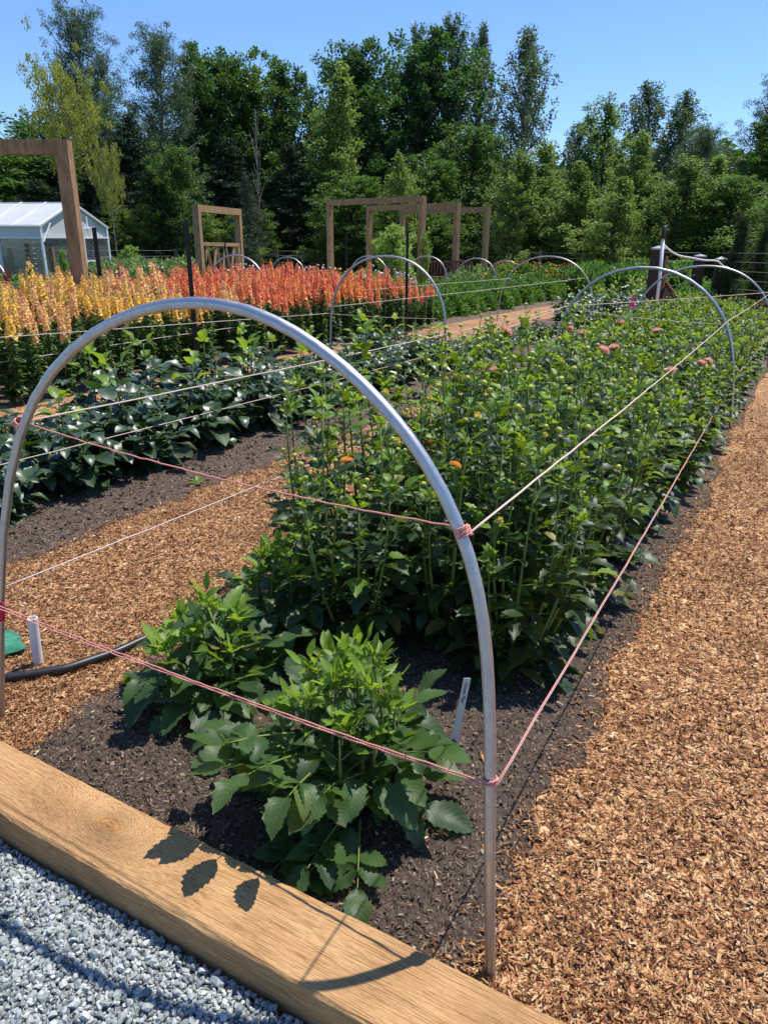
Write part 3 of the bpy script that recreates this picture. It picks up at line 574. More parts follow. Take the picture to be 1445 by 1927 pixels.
# ------------------------------------------------------------------ bud and bloom shapes
def budT():
    n, m = 8, 5; V = []; 
    for i in range(m + 1):
        ph = i / m * np.pi; 
        for j in range(n): th = j / n * 2 * np.pi; V.append((math.sin(ph) * math.cos(th), math.sin(ph) * math.sin(th), -math.cos(ph) * .75 + .75))
    F = [[i * n + j, i * n + (j + 1) % n, (i + 1) * n + (j + 1) % n, (i + 1) * n + j] for i in range(m) for j in range(n)]
    return np.array(V), np.array(F), np.zeros((len(V), 2))
BUDM = island_mat('dahlia_bud', [(.40, .40, .05), (.52, .50, .09)], .5, .4, .3, 150, None, .4, .002)
SEPAL = leafmat('bud_bract', [(.10, .22, .03), (.16, .30, .05)], (.3, .5, .05), .3, .5)
ORANGE = leafmat('orange_petal', [(.85, .32, .06), (.90, .45, .12), (.88, .52, .22)], (.9, .45, .1), .3, .5)
PINK = leafmat('pink_petal', [(.78, .34, .28), (.85, .48, .40), (.88, .62, .52)], (.9, .5, .4), .3, .5)
YELL = leafmat('yellow_petal', [(.80, .60, .05), (.85, .68, .15)], (.9, .7, .1), .3, .5)
PET = leafT(3, 2, .26, 0, .5, -.5, .95, .5, 0, 0)
def bud_mesh(r, col=None):
    g = Geo(); V, F, U = budT(); g.add(V * r, F, U, 0); q = np.random.RandomState(2)
    az = np.arange(8) * .8; d = np.stack([np.cos(az), np.sin(az), .3 + 0 * az], -1); d[4:, 2] = -.1
    g.scatter(leafT(3, 2, .25, 0, .3, -.9, .9, .8), frames(d), np.stack([np.cos(az) * .3 * r, np.sin(az) * .3 * r, np.full(8, .1 * r)], -1), np.full(8, 1.25 * r), 1)
    if col is not None:
        az = np.arange(14) * 2.4; d = np.stack([np.cos(az) * .5, np.sin(az) * .5, np.full(14, 1.0)], -1); g.scatter(PET, frames(d), np.stack([np.cos(az) * .5 * r, np.sin(az) * .5 * r, np.full(14, r)], -1), np.full(14, .9 * r), 2)
    return g.mesh('flower_bud', [BUDM, SEPAL] + ([col] if col is not None else []), True)
def bloom_mesh(R_, col):
    g = Geo(); rings = 7; rr = np.random.RandomState(4)
    for i in range(rings):
        n = 15 - i; f = i / (rings - 1); az = (np.arange(n) / n + .37 * i) * 2 * np.pi; el = -.1 + 1.35 * f
        d = np.stack([np.cos(az) * math.cos(el), np.sin(az) * math.cos(el), np.full(n, math.sin(el))], -1); L_ = R_ * (1 - .45 * f)
        g.scatter(PET, frames(d, None, rr.normal(0, .15, n)), np.stack([0 * az, 0 * az, np.full(n, .12 * R_ * f)], -1) + d * .08 * R_, np.full(n, L_) * rr.uniform(.9, 1.08, n), 0)
    az = np.arange(6) * 1.05; d = np.stack([np.cos(az), np.sin(az), -.6 + 0 * az], -1); g.scatter(LN[0], frames(d), np.zeros((6, 3)), np.full(6, .5 * R_), 1)
    return g.mesh('flower', [col, SEPAL], True)
BUD = bud_mesh(.0135); BUDO = bud_mesh(.015, ORANGE); BUDY = bud_mesh(.015, YELL)
BLOS = bloom_mesh(.024, ORANGE)
BLO, BLP = bloom_mesh(.034, ORANGE), bloom_mesh(.044, PINK)

# ------------------------------------------------------------------ foreground dahlias
def low_dahlia(seed, label, h=.36, spread=.26, nst=9, Ls=.21, group='young dahlias at the front of the bed', lod=0, sprig=()):
    P = Plant(seed); r = P.r
    for i in range(nst):
        az = i * 2.4 + r.uniform(-.3, .3); rad = (i / nst) ** .6 * spread * .6; hh = h * (1.05 - .35 * i / nst) * r.uniform(.9, 1.08)
        b = np.array([math.cos(az) * .03, math.sin(az) * .03, -.02]); tip = np.array([math.cos(az) * rad, math.sin(az) * rad, hh])
        t = np.linspace(0, 1, 7)[:, None]; mid = b * (1 - t) + tip * t; mid[:, 0] += .04 * math.cos(az) * np.sin(np.pi * t[:, 0]); mid[:, 1] += .04 * math.sin(az) * np.sin(np.pi * t[:, 0])
        P.st.tube(mid, np.linspace(.0065, .0028, 7), 6)
        for j, tt in enumerate((.28, .48, .66, .82)):
            p = b * (1 - tt) + tip * tt + np.array([math.cos(az), math.sin(az), 0]) * .04 * math.sin(math.pi * tt)
            for sg in (0, 1):
                a2 = az + j * 1.57 + sg * math.pi + r.uniform(-.35, .35); el = (.0, .22, .48, .8)[j] + r.uniform(-.15, .15); sz = Ls * (1.0, 1.05, .85, .58)[j] * r.uniform(.85, 1.15)
                if j == 0 and r.rand() < .3: continue
                P.compound(p, (math.cos(a2) * math.cos(el), math.sin(a2) * math.cos(el), math.sin(el)), sz, 1 if j < 3 else (1 if r.rand() < .5 else 0), k=0 if j < 3 or r.rand() < .4 else 1)
        for j in range(8):                                  # tight new growth at the tip
            a2 = r.uniform(0, 6.28); el = r.uniform(.8, 1.45); P.compound(tip + r.normal(0, .006, 3), (math.cos(a2) * math.cos(el), math.sin(a2) * math.cos(el), math.sin(el)), r.uniform(.05, .11), 1, k=1, thick=.0015)
    if sprig:
        for (q, dd_, sz) in sprig: P.compound(np.array(q), dd_, sz, 2, k=0, thick=.003, pet=.5)
    ts = [LF, LFN] if lod == 0 else [LM, LM]
    return P.finish('dahlia_plant', ts, [GREEN['fore'], GREEN['fresh']], GREEN['stem'], label, 'dahlia', group)
p1 = low_dahlia(11, 'nearest leafy dahlia without flowers, its low leaves touching the timber edging', .41, .28, 13, .215, sprig=[((-.06, -.10, .24), (-.45, -.75, .35), .20), ((-.13, -.08, .20), (-.75, -.55, .25), .19), ((-.03, -.17, .27), (-.12, -1, .42), .185), ((.03, -.18, .26), (.20, -1, .42), .175), ((-.06, -.14, .30), (-.45, -.9, .38), .185), ((-.08, -.16, .27), (-.30, -1, .3), .17), ((.07, -.12, .10), (.05, -.95, .05), .19), ((.10, -.10, .08), (.45, -.80, .0), .20), ((.02, -.14, .07), (-.2, -.95, -.05), .18), ((-.16, .0, .15), (-.9, -.25, .1), .19), ((.05, -.16, .03), (.1, -1.0, .15), .17)]); p1.location = (-.84, 1.31, .0)
p2 = low_dahlia(23, 'low leafy dahlia at the left front corner of the bed beside the black hose', .30, .26, 8, .24); p2.location = (-1.46, 1.50, .0)
p3 = low_dahlia(37, 'low leafy dahlia behind the front pair, against the tall budding stems', .34, .24, 8, .22); p3.location = (-1.50, 1.95, .0)
# ------------------------------------------------------------------ tall dahlias
def tall_dahlia(seed, h=.82, nst=8, Ls=.17, lush=0, blooms=(), lab='x'):
    P = Plant(seed); r = P.r; buds = []; fl = []
    for i in range(nst):
        az = i * 2.4 + r.uniform(-.4, .4); rad = .05 + (i / nst) ** .6 * (.17 + .05 * lush); hh = h * (r.uniform(.58, 1.10) if not lush else r.uniform(.66, 1.06)) * (1 - .08 * i / nst)
        b = np.array([math.cos(az) * .03, math.sin(az) * .03, -.02]); tip = np.array([math.cos(az) * rad, math.sin(az) * rad, hh]); 
        def at(t): return b * (1 - t) + tip * t + np.array([math.cos(az), math.sin(az), 0]) * .035 * math.sin(math.pi * t)
        pts = np.array([at(t) for t in np.linspace(0, 1, 8)]); P.st.tube(pts, np.linspace(.0072, .0026, 8), 6)
        nn = 8; 
        for j in range(nn):
            tt = .10 + .84 * j / (nn - 1); p = at(tt)
            for sg in (0, 1):
                if r.rand() < .08: continue
                a2 = az + j * 1.57 + sg * math.pi + r.uniform(-.4, .4); el = -.25 + 1.15 * tt + r.uniform(-.2, .2); sz = Ls * (1.38 - .84 * tt) * r.uniform(.8, 1.2)
                P.compound(p, (math.cos(a2) * math.cos(el), math.sin(a2) * math.cos(el), math.sin(el)), sz, (1 if r.rand() < .8 else 2) if not lush else 1, k=0 if r.rand() < .97 - .28 * tt else 1, n=3, thick=.002)
        for q in range(r.randint(1, 3) if not lush and r.rand() < .5 else (r.rand() < (.5 if lush else .9))):   # bud stalks
            a2 = r.uniform(0, 6.28); ln = r.uniform(.06, .18); d = nrm(np.array([math.cos(a2) * .3, math.sin(a2) * .3, 1.0])); e = tip + d * ln
            P.st.tube(np.array([tip, tip + d * ln * .5 + r.normal(0, .003, 3), e]), [.0022, .0018, .0016], 5, False); buds.append((e, a2))
            if r.rand() < .6: P.compound(tip + d * ln * .4, (math.cos(a2 + 2), math.sin(a2 + 2), .8), .05, 0, k=1, n=3, thick=.0012)
        for q in range(3):
            a2 = r.uniform(0, 6.28); P.compound(tip, (math.cos(a2) * .5, math.sin(a2) * .5, .9), r.uniform(.05, .08), 1, k=1, n=3, thick=.0014)
    root = P.finish('dahlia_plant', [LM if not lush else LO, LM], [GREEN['tall'], GREEN['tip']], GREEN['stem'], lab, 'dahlia', 'tall budding dahlias in the main bed')
    bl = list(blooms)
    for i, (e, a2) in enumerate(buds):
        if bl and i % 3 == 0:
            m = bl.pop(); o = link('flower', m, root, e); o.rotation_euler = (r.uniform(-.6, .3), r.uniform(-.5, .5), a2)
        else:
            o = link('flower_bud', BUDY if (i + seed) % 7 == 0 else BUD, root, e, 0, r.uniform(.5, 1.0)); o.rotation_euler = (r.uniform(-.5, .5), r.uniform(-.5, .5), a2)
    return root
TALL = {}
def zone(x, y, f): return None
rp = random.Random(8)
VAR = [tall_dahlia(101, .84, 9, .17), tall_dahlia(102, .80, 9, .165), tall_dahlia(103, .86, 8, .17, 0, [BUDO, BLOS]), tall_dahlia(104, .78, 9, .16, 0, [BLOS]),
       tall_dahlia(105, .74, 9, .20, 1), tall_dahlia(106, .74, 9, .20, 1, [BLP]), tall_dahlia(107, .72, 9, .19, 1, [BLP])]
used = set()
def put(src, key, loc, rz, sc, label, group, tilt=None):
    if key not in used:
        used.add(key); src.location = [float(v) for v in loc]; src.rotation_euler = (tilt[0], tilt[1], rz) if tilt else (0, 0, rz); src.scale = (sc,) * 3; src['label'] = label; src['group'] = group; return src
    return copy_thing(src, loc, rz, sc, label, group, tilt)
PINKS = [at_z(a, b, .76) for a, b in [(1160, 690), (1105, 633), (1128, 640), (1250, 675), (935, 665), (925, 700), (1290, 700), (1180, 625), (1300, 650)]]
ORANGES = [at_z(a, b, .84) for a, b in [(797, 763), (768, 712), (860, 795), (905, 850), (1133, 785), (640, 800)]]
ys = []; y = 2.12
while y < 12.2: ys.append(y); y += .37 + .012 * (y - 2.4)
for row, y in enumerate(ys):
    for ci, x in enumerate((-.66, -.96, -1.28, -1.60)):
        xx = x + rp.uniform(-.05, .05); yy = y + rp.uniform(-.07, .07) + (.17 if ci % 2 else 0)
        lushz = yy > 4.6 + (.9 if ci >= 2 else 0)
        v = (rp.choice((5, 6)) if rp.random() < .13 else 4) if lushz else rp.choice((0, 1, 2, 3))
        if ci == 0 and yy > 3.8: v = 5 if rp.random() < .06 else 4 
        if min(math.hypot(q[0] - xx, q[1] - yy) for q in PINKS) < .21: v = 6
        elif min(math.hypot(q[0] - xx, q[1] - yy) for q in ORANGES) < .16: v = 3
        elif v in (2, 3, 5, 6): v = 4 if lushz or v > 3 else v - 2
        lab = {0: 'tall green-budded dahlia without open blooms in the front half of the main bed', 2: 'tall dahlia with orange buds or blooms in the front half of the main bed',
               4: 'lush dahlia with buds only in the rear half of the main bed', 5: 'lush dahlia carrying pink blooms in the rear half of the main bed'}[{0: 0, 1: 0, 2: 2, 3: 2, 4: 4, 5: 5, 6: 5}[v]]
        sc = rp.uniform(.90, 1.06) * (1.0 if not lushz else .98) * (.88 if ci == 0 and row > 3 else 1.0)
        if row == 0: yy -= .06
        grp = {0: 'green-budded tall dahlias', 1: 'green-budded tall dahlias', 2: 'orange-budded tall dahlias', 3: 'orange-budded tall dahlias', 4: 'lush budding dahlias', 5: 'pink flowering dahlias', 6: 'pink flowering dahlias'}[v]
        put(VAR[v], v, (xx, yy, float(gz(xx, yy)) + .03), rp.uniform(0, 6.28), sc, lab, grp, (rp.uniform(-.13, .13), rp.uniform(-.13, .13)))
# ------------------------------------------------------------------ dark-leaved dahlias of the left bed
def dark_dahlia(seed, h=.42, nst=8, Ls=.21, shoots=2, lod=0):
    P = Plant(seed); r = P.r
    for i in range(nst):
        az = i * 2.4 + r.uniform(-.4, .4); rad = .05 + (i / nst) ** .6 * .27; hh = h * r.uniform(.8, 1.05) * (1 - .5 * i / nst); up = i < shoots
        if up: hh = h * r.uniform(1.1, 1.4); rad *= .5
        b = np.array([0, 0, -.02]); tip = np.array([math.cos(az) * rad, math.sin(az) * rad, hh])
        P.st.tube(np.array([b * (1 - t) + tip * t for t in np.linspace(0, 1, 5)]), np.linspace(.008, .004, 5), 5)
        for j in range(5):
            tt = .25 + .7 * j / 4; p = b * (1 - tt) + tip * tt
            for sg in (0, 1):
                a2 = az + j * 1.57 + sg * math.pi + r.uniform(-.4, .4); el = (-.15 + .6 * tt * tt if not up else .1 + .9 * tt * tt) + r.uniform(-.2, .2); sz = Ls * (1.12 - .38 * tt) * r.uniform(.8, 1.15)
                k = 1 if (up and tt > .7 and r.rand() < .8) else 0
                P.compound(p, (math.cos(a2) * math.cos(el), math.sin(a2) * math.cos(el), math.sin(el)), sz * (.8 if k else 1), 1 if r.rand() < .8 else 0, k=k, n=3, thick=.003, pet=.25)
    return P.finish('dahlia_plant', [LO, LO], [GREEN['dark'], GREEN['tip']], GREEN['dstem'], 'x', 'dahlia', 'x')
DK = [dark_dahlia(201, .40, 14, .25, 1), dark_dahlia(202, .44, 15, .245, 2), dark_dahlia(203, .37, 14, .255, 0), dark_dahlia(204, .42, 15, .24, 1)]
y = 1.55; i = 0
while y < 26:
    for ci, x in enumerate((-3.60, -4.30)):
        if y > 12.8 and False: continue
        if ci == 1 and 9.0 < y < 14.5: continue
        xx = x + rp.uniform(-.07, .07); yy = y + rp.uniform(-.08, .08) + .2 * ci; v = rp.choice((0, 1, 2, 3)); i += 1
        lab = 'leafy dark green dahlia bush without flowers in the left bed' if y < 12.8 else 'leafy green plant in the far part of the left bed beyond the chip patch'
        put(DK[v], 'd%d' % v, (xx, yy, float(gz(xx, yy)) + .03), rp.uniform(0, 6.28), rp.uniform(.78, 1.18) * (.88 if y < 3.2 else 1.0 if y < 8.0 else .62 if y < 15 else 1.0), lab, 'dark-leaved dahlias in the left bed' if y < 12.8 else 'leafy plants far down the left bed')
    y += .56 if y < 12 else .62
for src, key in [(o_, i_) for i_, o_ in enumerate(VAR)] + [(o_, 'd%d' % i_) for i_, o_ in enumerate(DK)]:
    if key not in used:
        for c_ in list(src.children): bpy.data.objects.remove(c_)
        bpy.data.objects.remove(src)
# ------------------------------------------------------------------ snapdragons
def spike_mesh(seed, cols_mat, L_=.24, rad=.026):
    r = np.random.RandomState(seed); g = Geo(); n = 46; t = np.linspace(0, 1, n) ** .92 + r.normal(0, .012, n); t = t.clip(0, 1); az = np.arange(n) * 2.399 + r.normal(0, .3, n)
    R1 = rad * (1 - .55 * t); z = t * L_; s = (.033 * (1 - .55 * t)) * r.uniform(.75, 1.2, n)
    V, F, U = blobT(seed, 0, .45); 
    P = np.stack([np.cos(az) * R1 * .75, np.sin(az) * R1 * .75, z], -1) + r.normal(0, .002, (n, 3))
    d = np.stack([np.cos(az), np.sin(az), np.full(n, .35)], -1)
    # each floret: two flared lips and a throat, crumpled
    PT = leafT(2, 2, .55, 0, .5, -1.2, .9, .45, 0, 0); PB = leafT(2, 2, .60, 0, .4, 1.6, .9, .45, 0, 0)
    k = t < .86
    for T, e, mi in ((PT, .75, 1), (PB, -.15, 0), (PT, .2, 0)):
        dd = nrm(d + np.array([0, 0, e]) + r.normal(0, .18, (n, 3))); mm = np.where((t > .84) | (r.rand(n) < .12), 1, 0 if mi == 0 else (r.rand(n) < .35).astype(int))
        for m_ in (0, 1):
            w = k & (mm == m_) ; g.scatter(T, frames(dd[w], None, r.normal(0, .5, w.sum())), P[w], s[w] * 1.15, m_)
    w = ~k; g.scatter((V, F, U), frames(d[w]), P[w] * [.6, .6, 1], s[w] * .42, 2)
    g.tube(np.array([[0, 0, -.04], [0, 0, L_ * .5], [0, 0, L_]]), [.003, .0025, .001], 5, False, 3)
    return g.mesh('flower_spike', cols_mat, True)
def petal(name, c1, c2): return leafmat(name, [c1, c2], tuple(min(.95, v * 1.1) for v in c2), .38, .5)
PAL = dict(gold=[petal('gold_floret', (.95, .52, .05), (.97, .74, .18)), petal('peach_floret', (.95, .46, .20), (.96, .62, .34)), petal('green_tip', (.35, .35, .10), (.6, .35, .18)), GREEN['dstem']],
           peach=[petal('peach2_floret', (.95, .52, .14), (.97, .70, .32)), petal('pinkpeach_floret', (.95, .38, .26), (.95, .54, .38)), petal('green_tip2', (.4, .30, .10), (.7, .25, .18)), GREEN['dstem']],
           coral=[petal('coral_floret', (.95, .26, .09), (.96, .46, .21)), petal('coralred_floret', (.90, .12, .09), (.94, .30, .20)), petal('red_tip', (.5, .10, .08), (.7, .15, .1)), GREEN['dstem']],
           orange=[petal('orangec_floret', (.96, .34, .06), (.96, .50, .14)), petal('coral2_floret', (.84, .17, .12), (.88, .28, .20)), petal('red_tip2', (.5, .15, .08), (.7, .2, .1)), GREEN['dstem']],
           crimson=[petal('crimson_floret', (.55, .02, .06), (.65, .06, .12)), petal('crimson2_floret', (.50, .02, .07), (.60, .08, .14)), petal('red_tip3', (.4, .05, .06), (.5, .1, .1)), GREEN['dstem']])
SPK = {k: [spike_mesh(300 + i, v, .24 + .08 * i, .036) for i in range(2)] for k, v in PAL.items()}
def snap_foliage(seed):
    r = np.random.RandomState(seed); g = Geo(); st = Geo(); tips = []
    for i in range(5):
        az = i * 2.4 + r.uniform(-.3, .3); rad = .05 + .12 * r.rand(); hh = r.uniform(.54, .80); tip = np.array([math.cos(az) * rad, math.sin(az) * rad, hh]); b = np.array([math.cos(az) * .03, math.sin(az) * .03, 0]); tips.append(tip)
        st.tube(np.array([b, (b + tip) / 2 + [0, 0, .02], tip]), [.005, .0045, .003], 5, False)
        n = 110; t = r.uniform(.05, 1.0, n); a2 = np.arange(n) * 2.4; el = r.normal(.35, .35, n); p = b * (1 - t[:, None]) + tip * t[:, None]
        d = np.stack([np.cos(a2) * np.cos(el), np.sin(a2) * np.cos(el), np.sin(el)], -1); g.scatter(LN[i % 2], frames(d, None, r.normal(0, .3, n)), p, .055 + .045 * (1 - t) + r.uniform(0, .02, n))
    return g.mesh('foliage', GREEN['snap'], True), st.mesh('stem', GREEN['dstem'], True), tips
SF = [snap_foliage(400 + i) for i in range(4)]
SNAPL = dict(gold='golden yellow and peach snapdragon plant in the left part of the flower bed', peach='peach pink snapdragon plant in the left part of the flower bed', coral='coral red snapdragon plant in the right part of the flower bed', orange='bright orange snapdragon plant in the right part of the flower bed', crimson='dark crimson snapdragon plant along the back of the flower bed')
def snap_plant(v, pal, loc, rz, sc):
    fol, st, tips = SF[v]; r = thing('snapdragon_plant', SNAPL[pal], 'snapdragon', loc, rz, pal + ' snapdragons in the dense flower bed', sc)
    link('foliage', fol, r); link('stem', st, r)
    for i, t in enumerate(tips):
        if sc < .55 and i > 1: continue
        o = link('flower_spike', SPK[pal][(i + v) % 2], r, t - [0, 0, .03], rp.uniform(0, 6), rp.uniform(.75, 1.15)); o.rotation_euler = (rp.uniform(-.13, .13), rp.uniform(-.13, .13), rp.uniform(0, 6))
cnt = 0
x = -6.12
while x > -9.2:
    y = 2.0
    while y < 12.4:
        xx = x + rp.uniform(-.06, .06); yy = y + rp.uniform(-.08, .08); f = (yy + .25 * (xx + 7.5) - 7.2) / 1.6 + rp.uniform(-.7, .7)
        pal = ('coral' if rp.random() < .6 else 'orange') if f > 0 else ('gold' if rp.random() < .55 else 'peach')
        if x < -8.5 and rp.random() < .35: pal = 'crimson' if f < 1.5 else 'coral'
        s = rp.uniform(.90, 1.07) * (.95 if x > -6.5 else 1.03)
        if yy > 11.6: s *= .8
        snap_plant(rp.randrange(4), pal, (xx, yy, float(gz(xx, yy)) + .03), rp.uniform(0, 6.28), s); cnt += 1
        y += .335
    x -= .36
sp = at_g(160, 728); snap_plant(0, 'gold', (sp[0], sp[1], .02), 0, .45)
# ------------------------------------------------------------------ rows further off
def bush(seed, R_=.35, H=.5, n=1500, ls=.06, lm=None, T=None, flowers=None, nf=0):
    r = np.random.RandomState(seed); g = Geo(); d = sph(r, n); d[:, 2] = np.abs(d[:, 2]); rr = r.uniform(.35, 1, n) ** .6 * (1 + .25 * fbm(d[:, 0] * 3 + seed, d[:, 1] * 3, seed))
    P = d * rr[:, None] * [R_, R_, H]; dd = nrm(d + sph(r, n) * .8); g.scatter(T or LN[0], frames(dd, None, r.uniform(0, 3, n)), P, ls * r.uniform(.6, 1.3, n))
    return g.mesh('foliage', lm or GREEN['snap'], True), P[d[:, 2] > .45]
MIDG = leafmat('mid_green_leaf', [(.035, .085, .02), (.065, .14, .03), (.10, .19, .04)], (.2, .4, .04), .3, .5)
PALE = leafmat('pale_green_leaf', [(.10, .15, .05), (.16, .22, .08), (.22, .28, .10)], (.3, .45, .1), .3, .5)
LIME = leafmat('lime_leaf', [(.14, .24, .04), (.24, .36, .06), (.32, .44, .10)], (.4, .6, .1), .35, .5)
BU = [bush(500 + i, .34, .50, 1300, .085, MIDG, LN[i % 2])[0] for i in range(3)]
BP = [bush(510 + i, .45, .42, 1300, .08, PALE, LN[i % 2])[0] for i in range(2)]
FLB = Geo(); _r = np.random.RandomState(9)
def dots(seed, m, n=50, s=.022, R_=.4, H=.5, nm='flowers'):
    r = np.random.RandomState(seed); g = Geo(); d = sph(r, n); d[:, 2] = np.abs(d[:, 2]) * .8 + .3; g.scatter(blobT(1, 0, .3), frames(sph(r, n)), d * [R_, R_, H], s * r.uniform(.6, 1.4, n)); return g.mesh(nm, m, True)
def plantc(name, label, cat, mesh, loc, sc, group, extra=None):
    r = thing(name, label, cat, loc, rp.uniform(0, 6.28), group, sc); link('foliage', mesh, r)
    if extra is not None: link('blossoms', extra, r)
    return r
DOT = dict(red=dots(1, island_mat('red_blooms', [(.65, .06, .03), (.8, .2, .05)])), yellow=dots(2, island_mat('yellow_blooms', [(.8, .55, .05), (.8, .4, .05)])), white=dots(3, island_mat('white_blooms', [(.7, .7, .6), (.8, .75, .7)]), 26, .03), pink=dots(4, island_mat('pink_blooms', [(.7, .4, .35), (.8, .6, .55)]), 40, .025))
# bed beyond the snapdragons and beds on the far side of the chip patch
y = 12.9
while y < 26:
    for x in (-6.75, -7.4, -8.1, -8.9):
        xx, yy = x + rp.uniform(-.1, .1), y + rp.uniform(-.1, .1)
        plantc('bedding_plant', 'leafy green plant in the bed beyond the coral snapdragons', 'plant', BU[rp.randrange(3)], (xx, yy, float(gz(xx, yy)) + .02), rp.uniform(.9, 1.25), 'leafy plants beyond the coral snapdragons')
    y += .62
y = 17.0
while y < 27:                                               # beyond the gate post
    for x in (-1.2, -.4, 1.0, 2.2):
        xx, yy = x + rp.uniform(-.1, .1), y + rp.uniform(-.1, .1)
        if x < 0: plantc('bedding_plant', 'leafy green plant behind the gate post', 'plant', BU[rp.randrange(3)], (xx - 1.6, yy, float(gz(xx, yy)) + .02), rp.uniform(.9, 1.2), 'leafy plants behind the gate post')
    y += .8
# meadow strip of mixed flowers behind the snapdragons: many, far, placed along sight lines
def strip(px0, px1, d0, d1, n, meshes, label, name, cat, group, extras=(None,), s0=.9, s1=1.3):
    for i in range(n):
        px = px0 + (px1 - px0) * (i + rp.random()) / n; d = d0 + (d1 - d0) * rp.random() ** .8; p = at_d(px, 480, d)
        ex = rp.choice(extras); ss = rp.uniform(s0, s1)
        plantc(name, label, cat, rp.choice(meshes), (p[0], p[1], float(gz(p[0], p[1]))), ss, group, DOT[ex] if ex else None)
strip(-60, 470, 13.5, 22, 60, BU, 'green flowering plant in the row behind the snapdragons, left of the cedar portals', 'flowering_plant', 'plant', 'green plants behind the snapdragons', (None, None, None, 'pink', 'white'), 1.2, 1.7)
strip(430, 760, 16, 25, 34, BP, 'pale wildflower clump behind the coral snapdragons', 'flowering_plant', 'plant', 'pale wildflowers behind the coral snapdragons', ('white', 'yellow', 'pink', 'white'), 1.3, 1.8)
strip(940, 1090, 24, 27, 14, BU, 'red and yellow flowering plant in the far patch seen through the distant hoop', 'flowering_plant', 'plant', 'red and yellow flowers in the far patch', ('red', 'yellow', 'red'), 1.4, 2.0)
strip(860, 960, 26, 30, 8, BP, 'pale shrubby plant by the foot of the cedar portals', 'garden_shrub', 'shrub', 'pale shrubs by the cedar portals', (None,), 1.3, 2.0)
strip(170, 360, 26, 33, 12, BP, 'weedy pale shrub along the wire fence near the greenhouse', 'garden_shrub', 'shrub', 'weedy shrubs along the far fence', (None,), 1.8, 2.6)
strip(1090, 1300, 22, 34, 34, BU, 'leafy green plant in the far field between the distant hoop and the gate post', 'bedding_plant', 'plant', 'leafy plants in the far field', (None,), 1.4, 2.2)

# ------------------------------------------------------------------ wooden portals, posts, greenhouse and other garden pieces
def post_box(g, a, b, w, w2=None): 
    a, b = np.array(a, float), np.array(b, float); c = (a + b) / 2; d = b - a; L_ = np.linalg.norm(d); d /= L_; up = np.array([0, 0, 1.0]) if abs(d[2]) < .9 else np.array([0, 1.0, 0])
    s = nrm(np.cross(d, up)); n = np.cross(s, d); return g.box(c, (w, L_, w2 or w), np.stack([s, d, n], 1))
def portal(pl, pr, top, w, label, group='cedar beam portals over the garden paths'):
    """pl, pr: feet on the ground; top: height above the mean ground."""
    c = (np.array(pl) + np.array(pr)) / 2; zt = c[2] + top; r = thing('cedar_portal', label, 'portal', c, 0, group); d = nrm(np.array([pr[0] - pl[0], pr[1] - pl[1], 0.0]))
    ang = math.atan2(d[1], d[0]); R = _rz(ang)
    for q in (pl, pr):
        h = zt - w - q[2] + .1; Geo().box(np.array([q[0] - c[0], q[1] - c[1], q[2] - .1 + h / 2 - c[2]]), (w, w, h), R).build('post', MT['cedar'], r)
    ln = math.hypot(pr[0] - pl[0], pr[1] - pl[1]) + w; Geo().box((0, 0, top - w / 2), (ln, w * 1.02, w), R).build('crossbeam', MT['cedar'], r); return r
def gp(p): return np.array([p[0], p[1], float(gz(p[0], p[1]))])
def foot(px, py, d): return gp(at_d(px, py, d))
def portal_px(lx, ly, ld, rx, ry, rd, w, label):
    a, b = foot(lx, ly, ld), foot(rx, ry, rd); ta, tb = at_d(lx, ly, ld)[2], at_d(rx, ry, rd)[2]; return portal(a, b, (ta + tb) / 2 - (a[2] + b[2]) / 2, w, label)
portal_px(620, 377, 30.6, 795, 368, 27.2, .19, 'nearest and widest of the three cedar portals, vine on its right post')
portal_px(695, 390, 33.0, 861, 378, 29.6, .19, 'middle one of the three cedar portals, before the bench')
portal_px(758, 398, 36.0, 917, 386, 32.2, .19, 'rearmost and smallest of the three cedar portals')
portal_px(-170, 268, 11.8, 117, 257, 11.0, .165, 'large cedar portal cut by the left edge, towering over the yellow snapdragons')
fr = portal_px(369, 384, 24.5, 447, 394, 27.6, .20, 'small cedar gate frame standing behind the coral and yellow flowers')
# lattice gate within the small frame
a, b = foot(369, 384, 24.5), foot(447, 394, 27.6); gd = nrm(b - a); gg = thing('lattice_gate', 'low cedar lattice gate of crossed slats inside the small gate frame', 'gate', (a + b) / 2)
c = (a + b) / 2; wid = np.linalg.norm(b - a) - .35; e1, e2 = -gd * wid / 2, gd * wid / 2; up = np.array([0, 0, 1.0])
g = Geo(); post_box(g, e1 + up * 1.5, e2 + up * 1.5, .11); post_box(g, e1 + up * .5, e2 + up * .5, .11); post_box(g, e1 + up * .06, e1 + up * 1.55, .12); post_box(g, e2 + up * .06, e2 + up * 1.55, .12); g.build('gate_frame', MT['cedar'], gg)
g = Geo(); nz = 4
for i in range(nz):
    p = e1 + (e2 - e1) * i / nz; q = e1 + (e2 - e1) * (i + 1) / nz; m_ = (p + q) / 2; post_box(g, p + up * .52, m_ + up * 1.46, .05, .09); post_box(g, m_ + up * 1.46 + gd * .02, q + up * .52, .05, .09)
g.build('lattice', MT['cedar'], gg)
def stake(px, py, d, top_py, label, w=.035):
    p = foot(px, py, d); zt = at_d(px, top_py, d)[2] - p[2]; g = Geo(); g.box((0, 0, zt / 2 - .1), (w, .006, zt + .2)); g.box((0, .018, zt / 2 - .1), (.007, .036, zt + .2))
    for i in range(int(zt / .06)): g.box((0, -.007, .1 + i * .06), (.02, .01, .012))
    o = g.build('metal_stake', MT['blackmetal']); o.location = p; o.rotation_euler = (0, 0, YAW); return tag(o, label, 'stake', 'black metal stakes along the flower beds')
